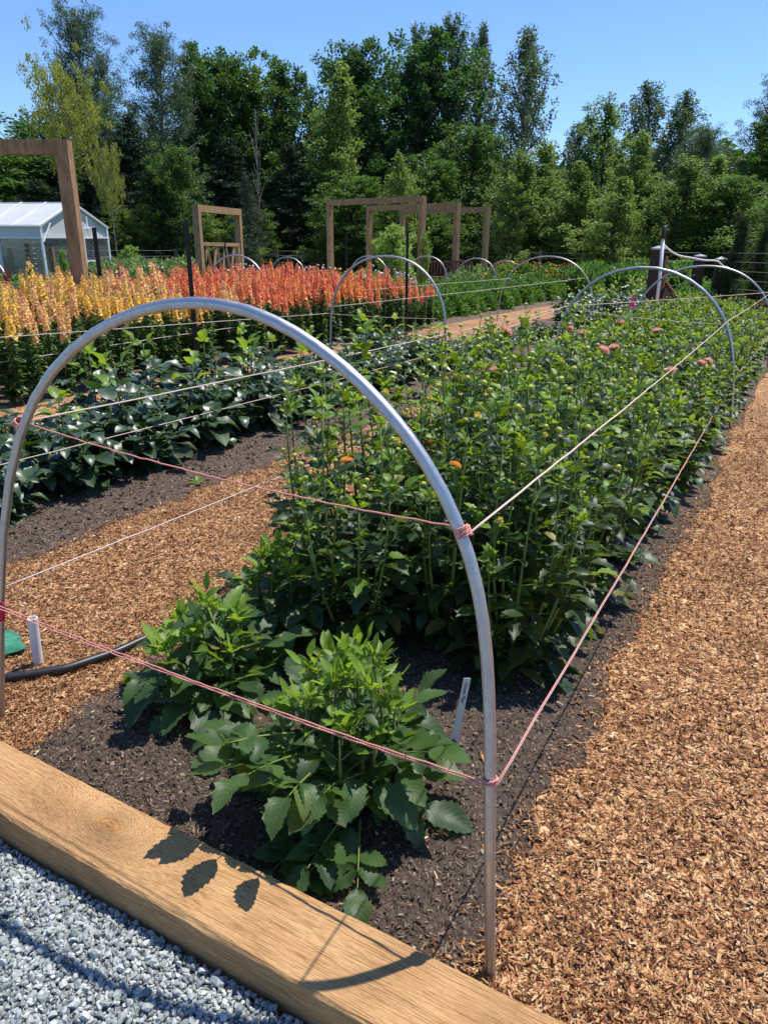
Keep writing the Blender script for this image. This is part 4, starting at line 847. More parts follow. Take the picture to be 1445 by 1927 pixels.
s1 = at_g(374, 700); stake(365, 600, math.hypot(s1[0], s1[1]), 416, 'black metal stake in front of the golden to coral snapdragons', .05)
stake(764, 600, 12.6, 436, 'black metal stake at the right end of the coral snapdragon bed', .045)
stake(198, 600, 11.8, 428, 'black metal stake before the greenhouse, right of the big portal post', .06)
stake(652, 500, 27, 440, 'thin black stake between the posts of the nearest three-portal row', .07)
stake(388, 500, 20, 462, 'thin black stake left of centre before the lattice gate', .035)
stake(426, 500, 20, 455, 'thin black stake right of centre before the lattice gate', .035)
# far wire fence
fposts = [(20, 33), (98, 25.5), (238, 35), (332, 40), (440, 42), (521, 44), (584, 45), (640, 45), (905, 42), (1016, 40), (1110, 40)]
fr_ = thing('wire_fence', 'long low wire fence with wooden posts along the foot of the woods', 'fence', (0, 0, 0)); pts = []
for px, d in fposts:
    p = foot(px, 480, d); pts.append(p); g = Geo(); g.box((p[0], p[1], p[2] + .65), (.15, .15, 1.5), _rz(.4)); g.build('post', MT['stake'], fr_)
g = Geo()
for h in (.35, .7, 1.05, 1.3):
    for p, q in zip(pts[:-1], pts[1:]): g.tube(np.array([p + up * h, q + up * h]), .005, 4, False)
g.build('wires', MT['wire'], fr_)
# greenhouse
def greenhouse():
    A = foot(82, 480, 29.0); B = foot(204, 480, 32.2); mid = (A + B) / 2; w = B - A; w[2] = 0; W_ = np.linalg.norm(w); ex = w / W_; ey = np.array([-ex[1], ex[0], 0.0])
    if np.dot(ey, [-1, 0, 0]) < 0: ey = -ey
    z0 = min(A[2], B[2]); r = thing('greenhouse', 'white film greenhouse with pitched roof and framed door beside the woods', 'greenhouse', (mid[0], mid[1], z0)); Lg = 5.0; he = at_d(82, 425, 29)[2] - z0; hr = at_d(140, 383, 30.5)[2] - z0
    def Q(u, v, z): return ex * u * W_ / 2 + ey * v * Lg + np.array([0, 0, z])   # u -1..1 across, v 0..1 back
    def slab(g, q, t=.02):
        q = np.array(q); n = nrm(np.cross(q[1] - q[0], q[2] - q[0])) * t; V = np.concatenate([q, q + n]); k = len(q); g.add(V, [list(range(k))[::-1]]); g.F.append((np.arange(k)[None] + g.n - k, 0))
        for i in range(k): g.F.append((np.array([[i, (i + 1) % k, k + (i + 1) % k, k + i]]) + g.n - 2 * k, 0))
    g = Geo()
    for v in (.2, .4, .6, .8):
        for u in (-1, 1): post_box(g, Q(u * 1.05, v, he + .0), Q(u * .01, v, hr + .045), .045, .03)
    g.build('roof_ribs', MT['frame_white'], r); g = Geo(); ov = 1.06
    slab(g, [Q(-ov, -.02, he - .03), Q(0, -.02, hr), Q(0, 1.02, hr), Q(-ov, 1.02, he - .03)]); slab(g, [Q(0, -.02, hr), Q(ov, -.02, he - .03), Q(ov, 1.02, he - .03), Q(0, 1.02, hr)])
    slab(g, [Q(-1.02, 0, he - .38), Q(-1.02, 0, he - .02), Q(-1.02, 1, he - .02), Q(-1.02, 1, he - .38)]); slab(g, [Q(1.02, 0, he - .38), Q(1.02, 1, he - .38), Q(1.02, 1, he - .02), Q(1.02, 0, he - .02)])
    g.build('roof', MT['film'], r)
    g = Geo()
    for v in (0.004, 1.0):
        g = Geo(); slab(g, [Q(-1, v, he - .35), Q(1, v, he - .35), Q(1, v, he - .04), Q(0, v, hr - .06), Q(-1, v, he - .04)], .015); g.build('gable_panel', MT['film'], r)
    m, nt, out = mat('clear_film'); gl = N(nt, 'ShaderNodeBsdfGlossy', i_Roughness=.15); gl.inputs[0].default_value = (.8, .85, .88, 1); tr = nt.nodes.new('ShaderNodeBsdfTransparent'); mx = nt.nodes.new('ShaderNodeMixShader'); mx.inputs[0].default_value = .10
    df = nt.nodes.new('ShaderNodeBsdfDiffuse'); df.inputs[0].default_value = (.5, .53, .55, 1); m2 = nt.nodes.new('ShaderNodeMixShader'); m2.inputs[0].default_value = .5; L(nt, gl.outputs[0], m2.inputs[1]); L(nt, df.outputs[0], m2.inputs[2])
    L(nt, tr.outputs[0], mx.inputs[1]); L(nt, m2.outputs[0], mx.inputs[2]); L(nt, mx.outputs[0], out.inputs[0])
    g = Geo()
    for q in ([Q(-1, 0, 0), Q(1, 0, 0), Q(1, 0, he - .36), Q(-1, 0, he - .36)], [Q(-1, 0, 0), Q(-1, 1, 0), Q(-1, 1, he - .38), Q(-1, 0, he - .38)], [Q(1, 0, 0), Q(1, 1, 0), Q(1, 1, he - .38), Q(1, 0, he - .38)], [Q(-1, 1, 0), Q(1, 1, 0), Q(1, 1, he - .36), Q(-1, 1, he - .36)]): slab(g, q, .01)
    g.build('clear_wall', m, r)
    def bar(g, p, q, w=.05): post_box(g, p, q, w)
    g = Geo()
    for u in (-1, 1):
        for v in (-.01, .33, .66, 1.01): bar(g, Q(u * 1.01, v, 0), Q(u * 1.01, v, he), .07)
        bar(g, Q(u * 1.025, -.02, he), Q(u * 1.025, 1.02, he), .06); bar(g, Q(u * 1.03, -.02, he - .38), Q(u * 1.03, 1.02, he - .38), .05)
    for v in (-.012, 1.012): bar(g, Q(-1.03, v, he), Q(0, v, hr + .03), .07); bar(g, Q(1.03, v, he), Q(0, v, hr + .03), .07); bar(g, Q(-1, v, he - .36), Q(1, v, he - .36), .05)
    bar(g, Q(0, -.02, hr + .02), Q(0, 1.02, hr + .02), .06)
    for u in (-.12, .34): bar(g, Q(u, -.02, he - .3), Q(u, -.02, hr - .4), .04)
    bar(g, Q(-1, -.02, he - .5), Q(-.75, -.02, he + .1), .035); g.build('frame', MT['frame_white'], r)
    d = Geo(); 
    for u in (.10, .50): bar(d, Q(u, -.035, 0), Q(u, -.035, he - .02), .08)
    for z in (.06, .95, he - .36, he - .02): bar(d, Q(.10, -.036, z), Q(.50, -.036, z), .07)
    bar(d, Q(.23, -.036, he - .36), Q(.23, -.036, he - .02), .03); bar(d, Q(.37, -.036, he - .36), Q(.37, -.036, he - .02), .03); d.build('door', MT['frame_white'], r)
    # things inside: slatted boards and a potting bench with seedlings
    b = Geo(); o0 = mid.copy(); o0[2] = z0
    for i in range(9): b.box(Q(-.66, .12, .14 + i * .17), (.04, 1.5, .13), _rz(math.atan2(ex[1], ex[0]) + math.pi / 2))
    for v in (-.35, .35): b.box(Q(-.66 + v * .6, .13, .8), (.06, .06, 1.6))
    o = b.build('slatted_screen', MT['crate']); o.location = (mid[0], mid[1], z0); tag(o, 'brown horizontal slat screen inside the greenhouse corner', 'screen')
    b = Geo(); b.box(Q(-.7, .62, .75), (.9, 2.6, .06), _rz(math.atan2(ey[1], ey[0]) - math.pi / 2)); 
    for v in (.42, .82):
        for u in (-.85, -.55): b.box(Q(u, v, .37), (.08, .08, .74))
    o = b.build('potting_bench', MT['crate']); o.location = (mid[0], mid[1], z0); tag(o, 'dark potting bench with seedlings inside the greenhouse', 'bench')
    for i in range(5):
        p = Q(-.7, .42 + .1 * i, .78) + [mid[0], mid[1], z0]; plantc('potted_seedlings', 'pale green seedlings standing on the greenhouse bench', 'seedlings', BP[i % 2], p, .75, 'seedlings on the greenhouse bench')
greenhouse()
# bench
def bench():
    p = foot(845, 540, 28.5); r = thing('wooden_bench', 'brown slatted garden bench between the portal posts', 'bench', p, YAW + .15); W_ = 1.7
    g = Geo()
    for i in range(14): g.box((-W_ / 2 + .1 + i * (W_ - .2) / 13, .22, .70), (.06, .025, .50))
    g.box((0, .22, .97), (W_, .05, .08)); g.box((0, .22, .45), (W_, .05, .06)); g.build('backrest', MT['benchwood'], r)
    g = Geo(); 
    for i in range(5): g.box((0, -.25 + i * .105, .45), (W_, .085, .03))
    g.box((0, -.29, .38), (W_, .03, .12)); g.build('seat', MT['benchwood'], r)
    for x in (-1, 1):
        for y, h in ((-.26, .66), (.235, 1.0)): Geo().box((x * (W_ / 2 + .035), y, h / 2), (.07, .07, h)).build('leg', MT['benchwood'], r)
        Geo().box((x * (W_ / 2 + .035), -.03, .68), (.09, .58, .04)).build('armrest', MT['benchwood'], r)
bench()
# pale path between the portals
pp = [at_g(600, 556), at_g(1010, 533), at_g(1100, 521), at_g(520, 530)]
def strip_sheet(name, a, b, w, m, zo=.012):
    a, b = np.array(a), np.array(b); d = nrm((b - a) * [1, 1, 0]); s = np.array([-d[1], d[0], 0]); t = np.linspace(0, 1, 40)
    V = [];
    for q in t:
        for k in (-.5, -.17, .17, .5): p = a + (b - a) * q + s * w * k; V.append((p[0], p[1], float(gz(p[0], p[1])) + zo))
    F = [[i * 4 + j, i * 4 + j + 1, i * 4 + j + 5, i * 4 + j + 4] for i in range(39) for j in range(3)]; return kind(Geo().add(V, F).build(name, m, None, True), 'structure')
strip_sheet('gravel_path', at_g(420, 545) , at_g(1130, 522), 3.2, MT['pathgravel'])
# boulders by the lattice gate
for i, (px, d, s) in enumerate(((458, 24, .28), (476, 24.5, .34), (494, 25, .26))):
    p = foot(px, 500, d); T = blobT(40 + i, 0, .25); o = Geo().add(T[0] * s, T[1]).build('boulder', MT['boulder'], None, False); o.location = (p[0], p[1], p[2] + s * .5)
    sb = o.modifiers.new('s', 'SUBSURF'); sb.levels = sb.render_levels = 2
    tag(o, 'grey boulder at the foot of the small gate frame, ' + ('leftmost', 'largest and middle', 'rightmost')[i] + ' of three', 'boulder', 'boulders by the lattice gate')
# gate post, brace, conduit and hose at the right
G0 = at_g(1221, 606); g0d = math.hypot(G0[0], G0[1]); ztop = at_d(1241, 474, g0d)[2]
def dark_post(px, topy, d, w, label, base=None):
    p = foot(px, 560, d) if base is None else base; h = at_d(px, topy, d)[2] - p[2]; r = thing('fence_post', label, 'post', p, .35, 'dark brown capped fence posts')
    Geo().box((0, 0, h / 2 - .1), (w, w, h + .2)).build('post', MT['darkpost'], r); g = Geo(); k = w / 2 + .02; V = [(-k, -k, h), (k, -k, h), (k, k, h), (-k, k, h), (-k, -k, h + .03), (k, -k, h + .03), (k, k, h + .03), (-k, k, h + .03), (0, 0, h + .08)]
    g.add(V, [[0, 3, 2, 1], [0, 1, 5, 4], [1, 2, 6, 5], [2, 3, 7, 6], [3, 0, 4, 7]]); g.F.append((np.array([[4, 5, 8], [5, 6, 8], [6, 7, 8], [7, 4, 8]]), 0)); g.build('cap', MT['cap'], r); return r, p, h
r1, P1, h1 = dark_post(1236, 470, g0d, .24, 'largest dark brown fence post, carrying the white conduit and hose', G0)
gb = Geo(); post_box(gb, np.array([.18, .02, .06]), np.array([.18, .02, h1 - .12]), .05, .07); gb.build('batten', MT['cedar'], r1)
d2 = math.hypot(*at_g(1300, 582)[:2]); d3 = math.hypot(*at_g(1336, 604)[:2])
r2, P2, h2 = dark_post(1305, 484, d2, .24, 'dark capped fence post in the middle, between the conduit post and the cedar shrubs')
r3, P3, h3 = dark_post(1345, 490, d3 + .5, .18, 'dark capped fence post nearest to the cedar shrubs')
g = Geo(); q0 = at_d(1248, 545, g0d); q1 = at_g(1288, 600); o = thing('wooden_brace', 'slanting pale-edged board propping the conduit post', 'brace', q0 * [1, 1, 0] + [0, 0, float(gz(q0[0], q0[1]))]); post_box(g, q0 - np.array(o.location), q1 - np.array(o.location), .05, .30); g.build('board', MT['darkpost'], o)
g = Geo(); post_box(g, q0 - np.array(o.location) + [0, -.0, .17], q1 - np.array(o.location) + [0, -.0, .17], .07, .035); g.build('pale_edge', MT['cream'] if False else MT['cedar'], o)
cb, ct, cm = at_d(1230, 604, g0d - .25), at_d(1250, 424, g0d - .25), at_d(1247, 449, g0d - .25); cd = thing('conduit_pipe', 'white vertical conduit with black sleeved top strapped to the large post', 'pipe', cb)
Geo().tube(np.array([[0, 0, -.2], (cm - cb) * .5 + [.02, 0, 0], cm - cb]), .032, 12).build('tube', MT['white'], cd, True); Geo().tube(np.array([cm - cb, ct - cb]), .045, 12).build('sleeve', MT['black'], cd, True)
hp_ = [(1247, 459), (1256, 468), (1264, 476), (1274, 482), (1285, 484), (1300, 484), (1312, 487), (1326, 492), (1334, 491), (1344, 488), (1352, 490), (1356, 496), (1358, 502), (1364, 505), (1369, 503)]
hs = smooth_path([at_d(x, y, g0d - .2 + (i / 14) * 1.0) for i, (x, y) in enumerate(hp_)], 60, 2); o = link('hose', Geo().tube(hs - hs[0], .017, 10).mesh('hose', MT['white'], True), None, hs[0]); tag(o, 'white hose draped from the conduit over the dark post tops', 'hose')
# near wires to the right
o = thing('wire_fence', 'thin wire fence strands running right past the dark posts', 'fence', P3); g = Geo()
E3 = at_d(1700, 520, 13.5)
for i, zz in enumerate(np.linspace(.15, 1.35, 8)):
    for a_, b_ in ((P1, P2), (P3, E3 * [1, 1, 0] + [0, 0, float(gz(E3[0], E3[1]))])): g.tube(np.array([a_ + up * zz - P3, b_ + up * zz - P3]), .0035, 4, False)
g.build('wires', MT['wire'], o)
# flag, pvc stub, hose, labels, rag, clay piece
p = at_g(1184, 612); o = Geo().tube(np.array([[0, 0, 0], [0, 0, .55]]), .006, 5).add([[-.07, 0, .30], [.07, 0, .30], [.01, .01, .56], [-.01, .01, .56], [-.07, .02, .30], [.07, .02, .30], [.01, .02, .56], [-.01, .02, .56]], [[0, 1, 2, 3], [5, 4, 7, 6], [1, 5, 6, 2], [4, 0, 3, 7]]).build('marker_flag', MT['pinkflag']); o.location = p; tag(o, 'bright pink marker flag among the plants before the dark post', 'flag')
b0 = at_z(72, 1250, 0); t0 = at_y(62, 1163, b0[1]); 
g = Geo(); g.tube(np.array([[0, 0, -.05], t0 - b0]), .0165, 16, False); g.tube(np.array([t0 - b0, [0, 0, -.05]]), .0130, 16, False)
th = np.arange(16) * 2 * np.pi / 16; ring = np.stack([np.cos(th), np.sin(th), 0 * th], -1); V = np.concatenate([ring * .0165, ring * .013]) + (t0 - b0); g.add(V, [[i, (i + 1) % 16, 16 + (i + 1) % 16, 16 + i] for i in range(16)])
o = g.build('plastic_pipe', MT['white'], None, True); o.location = b0; tag(o, 'short white plastic pipe standing upright in the chips by the black hose', 'pipe')
hz = [(-2.9, .99), (-2.5, 1.06), (-2.28, 1.12), (-2.09, 1.21), (-1.97, 1.34), (-1.915, 1.52), (-1.91, 1.75), (-1.90, 1.95), (-1.86, 2.2), (-1.80, 2.6), (-1.7, 3.0)]
P = smooth_path([(x, y, .022) for x, y in hz], 80, 2); o = link('garden_hose', Geo().tube(P - P[0], .0150, 16).mesh('garden_hose', MT['black'], True), None, P[0]); tag(o, 'thick black water pipe curving over the chips into the dahlias', 'hose')
def plant_tag(base, top, w, label, text=None):
    b_, t_ = np.array(base), np.array(top); c = b_; d = t_ - b_; L_ = np.linalg.norm(d); d /= L_; view = nrm(b_ - CP); s = nrm(np.cross(d, -view)); n = np.cross(s, d); r = thing('plant_label', label, 'plant label', b_, 0, 'white plant labels stuck in the soil')
    h = w / 2; pr = [(-h * .25, -.04), (h * .25, -.04), (h, .01), (h, L_), (h * .5, L_ + .002), (-h, L_ - .003), (-h, .01)]; V = [s * x + d * y for x, y in pr] + [s * x + d * y + n * .0012 for x, y in pr]
    k = len(pr); g = Geo(); g.add(V, [list(range(k))[::-1]]); g.F.append((np.arange(k)[None] + k, 0)); 
    for i in range(k): g.F.append((np.array([[i, (i + 1) % k, k + (i + 1) % k, k + i]]), 0))
    g.build('blade', MT['white'], r)
    if text:
        cu = bpy.data.curves.new('writing', 'FONT'); cu.body = text; cu.size = .014; cu.shear = .3; cu.extrude = .0001; o = bpy.data.objects.new('writing', cu); SC.collection.objects.link(o); o.parent = r; cu.materials.append(MT['ink'])
        X_, Y_ = -d, s; Z_ = np.cross(X_, Y_); q = d * (L_ - .012) - s * h * .35 + n * .0016
        if Z_ @ n < 0: Y_ = -s; q = d * (L_ - .012) + s * h * .35 + n * .0016; Z_ = np.cross(X_, Y_)
        o.matrix_local = mathutils.Matrix([[X_[0], Y_[0], Z_[0], q[0]], [X_[1], Y_[1], Z_[1], q[1]], [X_[2], Y_[2], Z_[2], q[2]], [0, 0, 0, 1]])
        cu.space_character = .85
        bpy.context.view_layer.update(); me = bpy.data.meshes.new_from_object(o); mw = o.matrix_local.copy(); bpy.data.objects.remove(o); o = link('writing', me, r); o.matrix_local = mw
    return r
b1 = at_z(853, 1402, .02); t1 = at_y(879, 1276, b1[1] + .01); plant_tag(b1, t1, .020, 'white handwritten plant label right of the nearest dahlia', 'Francine  Pope')
b2 = at_z(953, 1255, .02); t2 = at_y(976, 1168, b2[1]); plant_tag(b2, t2, .008, 'thin white plant label in the shade under the tall dahlias')
p = at_z(25, 1225, .012); V = []; rr_ = np.random.RandomState(3)
n = 14; ang = np.arange(n) * 2 * np.pi / n; rad = rr_.uniform(.09, .17, n); V = [[0, 0, .012]] + [[rad[i] * math.cos(ang[i]) * .9, rad[i] * math.sin(ang[i]) * .55, rr_.uniform(-.008, .01)] for i in range(n)]
g = Geo(); g.add(V, [[0, i + 1, (i + 1) % n + 1] for i in range(n)]); o = g.build('fabric_scrap', MT['green_rag'], None, True); so = o.modifiers.new('s', 'SOLIDIFY'); so.thickness = .003; o.location = (p[0] - .08, p[1], .022); tag(o, 'torn green fabric scrap lying flat on the chips at the left edge', 'fabric')
p = at_z(735, 1497, .03); g = Geo().box((0, 0, .01), (.014, .006, .05), _rz(.5)); o = g.build('clay_shard', MT['orange']); o.location = p; tag(o, 'small orange marker stub in the soil right of the nearest dahlia', 'marker')
def weed(p, s, label):
    P = Plant(77); 
    for i in range(6): a = i * 1.1; P.compound(np.zeros(3), (math.cos(a) * .7, math.sin(a) * .7, .7), .12, 0, k=0, n=3)
    r = P.finish('small_weed', [LM], [GREEN['fresh']], GREEN['stem'], label, 'weed', 'weeds'); r.location = p; r.scale = (s,) * 3
weed(at_z(372, 912, .01), .5, 'tiny yellow-green weed at the edge of the left bed soil')

# ------------------------------------------------------------------ trees
def leafquad(asp=.55):
    V = np.array([[0, 0, 0], [asp / 2, .5, .12], [0, 1, 0], [-asp / 2, .5, .12]], float); return V, np.array([[0, 1, 2, 3]]), np.array([[.5, 0], [1, .5], [.5, 1], [0, .5]])
LQ, LQn = leafquad(.75), leafquad(.28)
TM = dict(
  maple=leafmat('maple_leaf', [(.018, .042, .014), (.036, .076, .022), (.066, .12, .034)], (.12, .30, .03), .28, .5, 0, .35),
  maple2=leafmat('field_maple_leaf', [(.03, .065, .012), (.055, .11, .02), (.09, .16, .03)], (.18, .34, .03), .3, .5, 0, .35),
  cotton=leafmat('cottonwood_leaf', [(.055, .082, .038), (.10, .135, .062), (.17, .20, .10)], (.16, .26, .06), .28, .4, 0, .5),
  alder=leafmat('alder_leaf', [(.055, .095, .024), (.105, .165, .040), (.17, .235, .065)], (.28, .44, .06), .33, .5, 0, .35),
  light=leafmat('light_leaf', [(.10, .15, .032), (.19, .25, .055), (.29, .35, .09)], (.32, .48, .07), .33, .5, 0, .35),
  yellow=leafmat('yellow_green_leaf', [(.13, .17, .025), (.24, .27, .035), (.36, .36, .06)], (.5, .55, .08), .35, .5, 0, .35),
  conifer=leafmat('conifer_needles', [(.010, .028, .013), (.018, .045, .020), (.030, .065, .028)], (.04, .10, .03), .12, .55, 0, .3),
  spruce=leafmat('spruce_needles', [(.035, .050, .030), (.055, .075, .045), (.085, .095, .06)], (.08, .12, .05), .15, .55, 0, .3),
  willow=leafmat('willow_leaf', [(.035, .062, .032), (.065, .10, .05), (.11, .15, .08)], (.15, .28, .07), .28, .42, 0, .45),
  thuja=leafmat('cedar_shrub_leaf', [(.010, .028, .008), (.022, .05, .012), (.04, .08, .018)], (.06, .15, .02), .15, .55, 0, .3),
)
def tree_mesh(seed, H, R_, hb, prof, nl, el0, el1, ncl, rc, nle, ls, lm, T=None, elong=1.0, barkm='bark', tr=.22, updir=.3, limb_r=.05, lean=0.0, twist=0, bare=0, spread=.16, lead=0):
    r = np.random.RandomState(seed); tg = Geo(); cg = Geo(); T = T or LQ
    k = 9; tz = np.linspace(0, H * .98, k); wob = np.cumsum(r.normal(0, H * .012, (k, 2)), axis=0); wob[0] = 0; tp = np.stack([wob[:, 0] + lean * tz, wob[:, 1], tz], -1); tg.tube(tp, np.linspace(tr, .03, k), 8)
    def trunk(h): return np.array([np.interp(h, tz, tp[:, i]) for i in range(3)])
    C = []; E = []
    for i in range(nl):
        u = (i + r.rand()) / nl; h = H * (hb + (.96 - hb) * u ** .92); Lb = R_ * prof(u) * r.uniform(.45, 1.15); az = i * 2.399 + r.uniform(-.4, .4); el = el0 + (el1 - el0) * u + r.normal(0, .12)
        s = trunk(max(0, h - Lb * math.sin(max(el, 0)) * .5)); d = np.array([math.cos(az) * math.cos(el), math.sin(az) * math.cos(el), math.sin(el)]); side = nrm(np.cross(d, [0, 0, 1.0]) + 1e-6)
        t5 = np.linspace(0, 1, 5)[:, None]; path = s + d * Lb * t5 + np.array([0, 0, updir * Lb]) * t5 ** 2 + side * r.normal(0, .08) * Lb * np.sin(t5 * np.pi)
        tg.tube(path, np.linspace(limb_r * (.5 + Lb / R_), .012, 5), 4, False)
        if r.rand() < bare: continue
        nc_ = max(1, int(round(ncl * Lb / R_ * 1.35)))
        for j in range(nc_):
            t = .30 + .72 * (j + r.rand() * .7) / nc_; c = np.array([np.interp(t, t5[:, 0], path[:, q]) for q in range(3)]) + side * float(np.clip(r.normal(0, spread), -1.6 * spread, 1.6 * spread)) * Lb * (.3 + .7 * t) + np.array([0, 0, r.normal(0, spread * .55) * Lb]); C.append(c); E.append(rc * r.uniform(.55, 1.35) * (1.1 - .35 * t))
    for j in range(lead):
        C.append(trunk(H * (.86 + .12 * j / lead)) + [r.normal(0, .08), r.normal(0, .08), H * .02 * (j / lead)]); E.append(rc * (.95 - .7 * j / lead))
    C = np.array(C); E = np.array(E); n = len(C); m = r.poisson(nle, n).clip(3); idx = np.repeat(np.arange(n), m); N_ = len(idx); dd = sph(r, N_); rr = r.uniform(0, 1, N_) ** .5
    P = C[idx] + dd * (rr * E[idx])[:, None] * [1, 1, elong]
    ld = nrm(sph(r, N_) + dd * .5 + np.array([0, 0, -.15 if elong <= 1.2 else .5])); cg.scatter(T, frames(ld, sph(r, N_)), P, ls * r.uniform(.6, 1.35, N_))
    return tg.mesh('trunk', MT[barkm], True), cg.mesh('crown', lm, False)
rnd = lambda u: math.sqrt(max(0.02, 1 - (2 * u - .85) ** 2 / 1.35))
cone = lambda u: 1.02 - .93 * u
ogive = lambda u: (min(1, .55 + 1.8 * u)) * (1 - u ** 2.2) + .10
TK = {
 'maple': (15, 5.0, lambda: tree_mesh(1, 15, 5.0, .14, rnd, 54, .0, 1.1, 8, .62, 82, .20, TM['maple'], LQ, .8, tr=.35, limb_r=.09, spread=.34)),
 'maple2': (15, 5.0, lambda: tree_mesh(2, 15, 5.0, .10, rnd, 50, .1, 1.15, 8, .66, 82, .21, TM['maple2'], LQ, .8, tr=.32, limb_r=.08, spread=.34)),
 'cotton': (18, 3.6, lambda: tree_mesh(3, 18, 3.6, .20, lambda u: min(1, .5 + 1.5 * u) * (1 - u ** 3) + .16, 40, .75, 1.32, 11, .36, 46, .14, TM['cotton'], LQ, 2.0, 'palebark', .28, .35, .06, spread=.2, lead=3)),
 'cotton2': (17, 4.6, lambda: tree_mesh(4, 17, 4.6, .24, ogive, 36, .55, 1.25, 11, .42, 46, .15, TM['cotton'], LQ, 1.7, 'palebark', .28, .35, .07, spread=.2, lead=6)),
 'alder': (10, 2.6, lambda: tree_mesh(5, 10, 2.6, .05, lambda u: min(1, .62 + 1.5 * u) * (1 - u ** 1.7) + .07, 66, .45, 1.15, 7, .30, 38, .125, TM['alder'], LQ, 1.45, tr=.13, updir=.25, limb_r=.03, spread=.2, lead=9)),
 'alder2': (10, 2.6, lambda: tree_mesh(6, 10, 2.6, .04, lambda u: min(1, .7 + 1.2 * u) * (1 - u ** 1.5) + .07, 62, .4, 1.15, 7, .32, 38, .13, TM['light'], LQ, 1.4, tr=.13, updir=.25, limb_r=.03, spread=.2, lead=9)),
 'alderb': (10, 2.6, lambda: tree_mesh(25, 10, 2.6, .10, rnd, 60, .3, 1.1, 7, .36, 44, .13, TM['maple2'], LQ, 1.1, tr=.13, updir=.3, limb_r=.035, spread=.26, lead=3)),
 'alderc': (10, 2.6, lambda: tree_mesh(26, 10, 2.6, .06, lambda u: .95 - .55 * u * u, 34, .7, 1.3, 9, .30, 46, .12, TM['alder'], LQ, 1.7, tr=.10, updir=.3, limb_r=.035, spread=.2, lead=3)),
 'alderd': (10, 2.6, lambda: tree_mesh(27, 10, 2.6, .08, lambda u: .9 - .5 * u * u, 36, .6, 1.3, 9, .32, 46, .125, TM['light'], LQ, 1.5, tr=.10, updir=.3, limb_r=.035, spread=.24, lead=2)),
 'poplar': (15, 2.6, lambda: tree_mesh(7, 15, 2.6, .06, lambda u: (1.05 - u) ** .6, 84, .5, 1.1, 7, .34, 40, .14, TM['light'], LQ, 1.6, tr=.16, updir=.3, limb_r=.035, spread=.2, lead=7)),
 'willow': (16, 3.6, lambda: tree_mesh(8, 16, 3.6, .18, lambda u: .95 - .6 * abs(u - .35), 96, .2, 1.05, 9, .38, 62, .14, TM['willow'], LQn, 1.1, 'palebark', .2, .25, .04, bare=.08, spread=.24, lead=6)),
 'yellow': (9, 3.6, lambda: tree_mesh(9, 9, 3.6, .52, rnd, 40, .05, .8, 9, .36, 46, .12, TM['yellow'], LQ, .9, 'palebark', .12, .15, .03, bare=.1, spread=.28)),
 'conifer': (12, 3.2, lambda: tree_mesh(10, 12, 3.2, .03, cone, 130, -.15, .5, 8, .26, 36, .17, TM['conifer'], LQn, .4, tr=.2, updir=-.12, limb_r=.03, spread=.14, lead=5)),
 'spruce': (7, 2.4, lambda: tree_mesh(12, 7, 2.4, .03, cone, 100, -.05, .6, 8, .17, 36, .12, TM['spruce'], LQn, .45, tr=.13, updir=.04, limb_r=.02, spread=.12, lead=5)),
 'thuja': (4, .75, lambda: tree_mesh(13, 4, .75, .01, lambda u: (1.04 - u) ** .55, 110, .7, 1.3, 3, .16, 60, .075, TM['thuja'], LQn, 2.2, tr=.06, updir=.3, limb_r=.01)),
 'lime': (3, 1.3, lambda: tree_mesh(14, 3, 1.3, .05, rnd, 46, .2, 1.1, 4, .22, 34, .12, LIME, LQ, .9, tr=.05, updir=.2, limb_r=.015)),
 'bare': (11, 2.2, lambda: tree_mesh(15, 11, 2.2, .25, lambda u: .9 - .4 * u, 26, .6, 1.2, 1, .5, 14, .14, TM['willow'], LQn, 1, 'palebark', .11, .3, .03, bare=.6)),
}
CNT = [0]; TC = {}; WF = dict(yellow=.85, willow=1.35, conifer=1.5, spruce=1.15, thuja=1.0, lime=1.2, bare=1.3, cotton=1.6, cotton2=1.8, alder=1.75, alderb=1.6, alderc=1.7, alderd=1.6, alder2=1.7, poplar=1.5)
def tree(kindk, px, top, wpx, d, label, group, cat='tree', name=None):
    if kindk in ('alder', 'alder2'):
        CNT[0] += 1; kindk = (('alder', 'alderb', 'alderc') if kindk == 'alder' else ('alder2', 'alderd'))[CNT[0] % (3 if kindk == 'alder' else 2)]
    if kindk not in TC: TC[kindk] = TK[kindk][2]()
    H0, R0, _ = TK[kindk]; p = gp(at_d(px, .7 * top + .3 * 470, d)); H = at_d(px, top, d)[2] - p[2]; w = wpx / FPX * d; sz = H / H0; sx = w / (2 * R0) * WF.get(kindk, 1.6)
    r = thing(name or cat.replace(' ', '_'), label, cat, (p[0], p[1], p[2] - .05), rp.uniform(0, 6.28), group, (sx, sx, sz)); tm, cm = TC[kindk]; link('trunk', tm, r); link('crown', cm, r); return r
GW = 'trees of the wood beyond the garden'
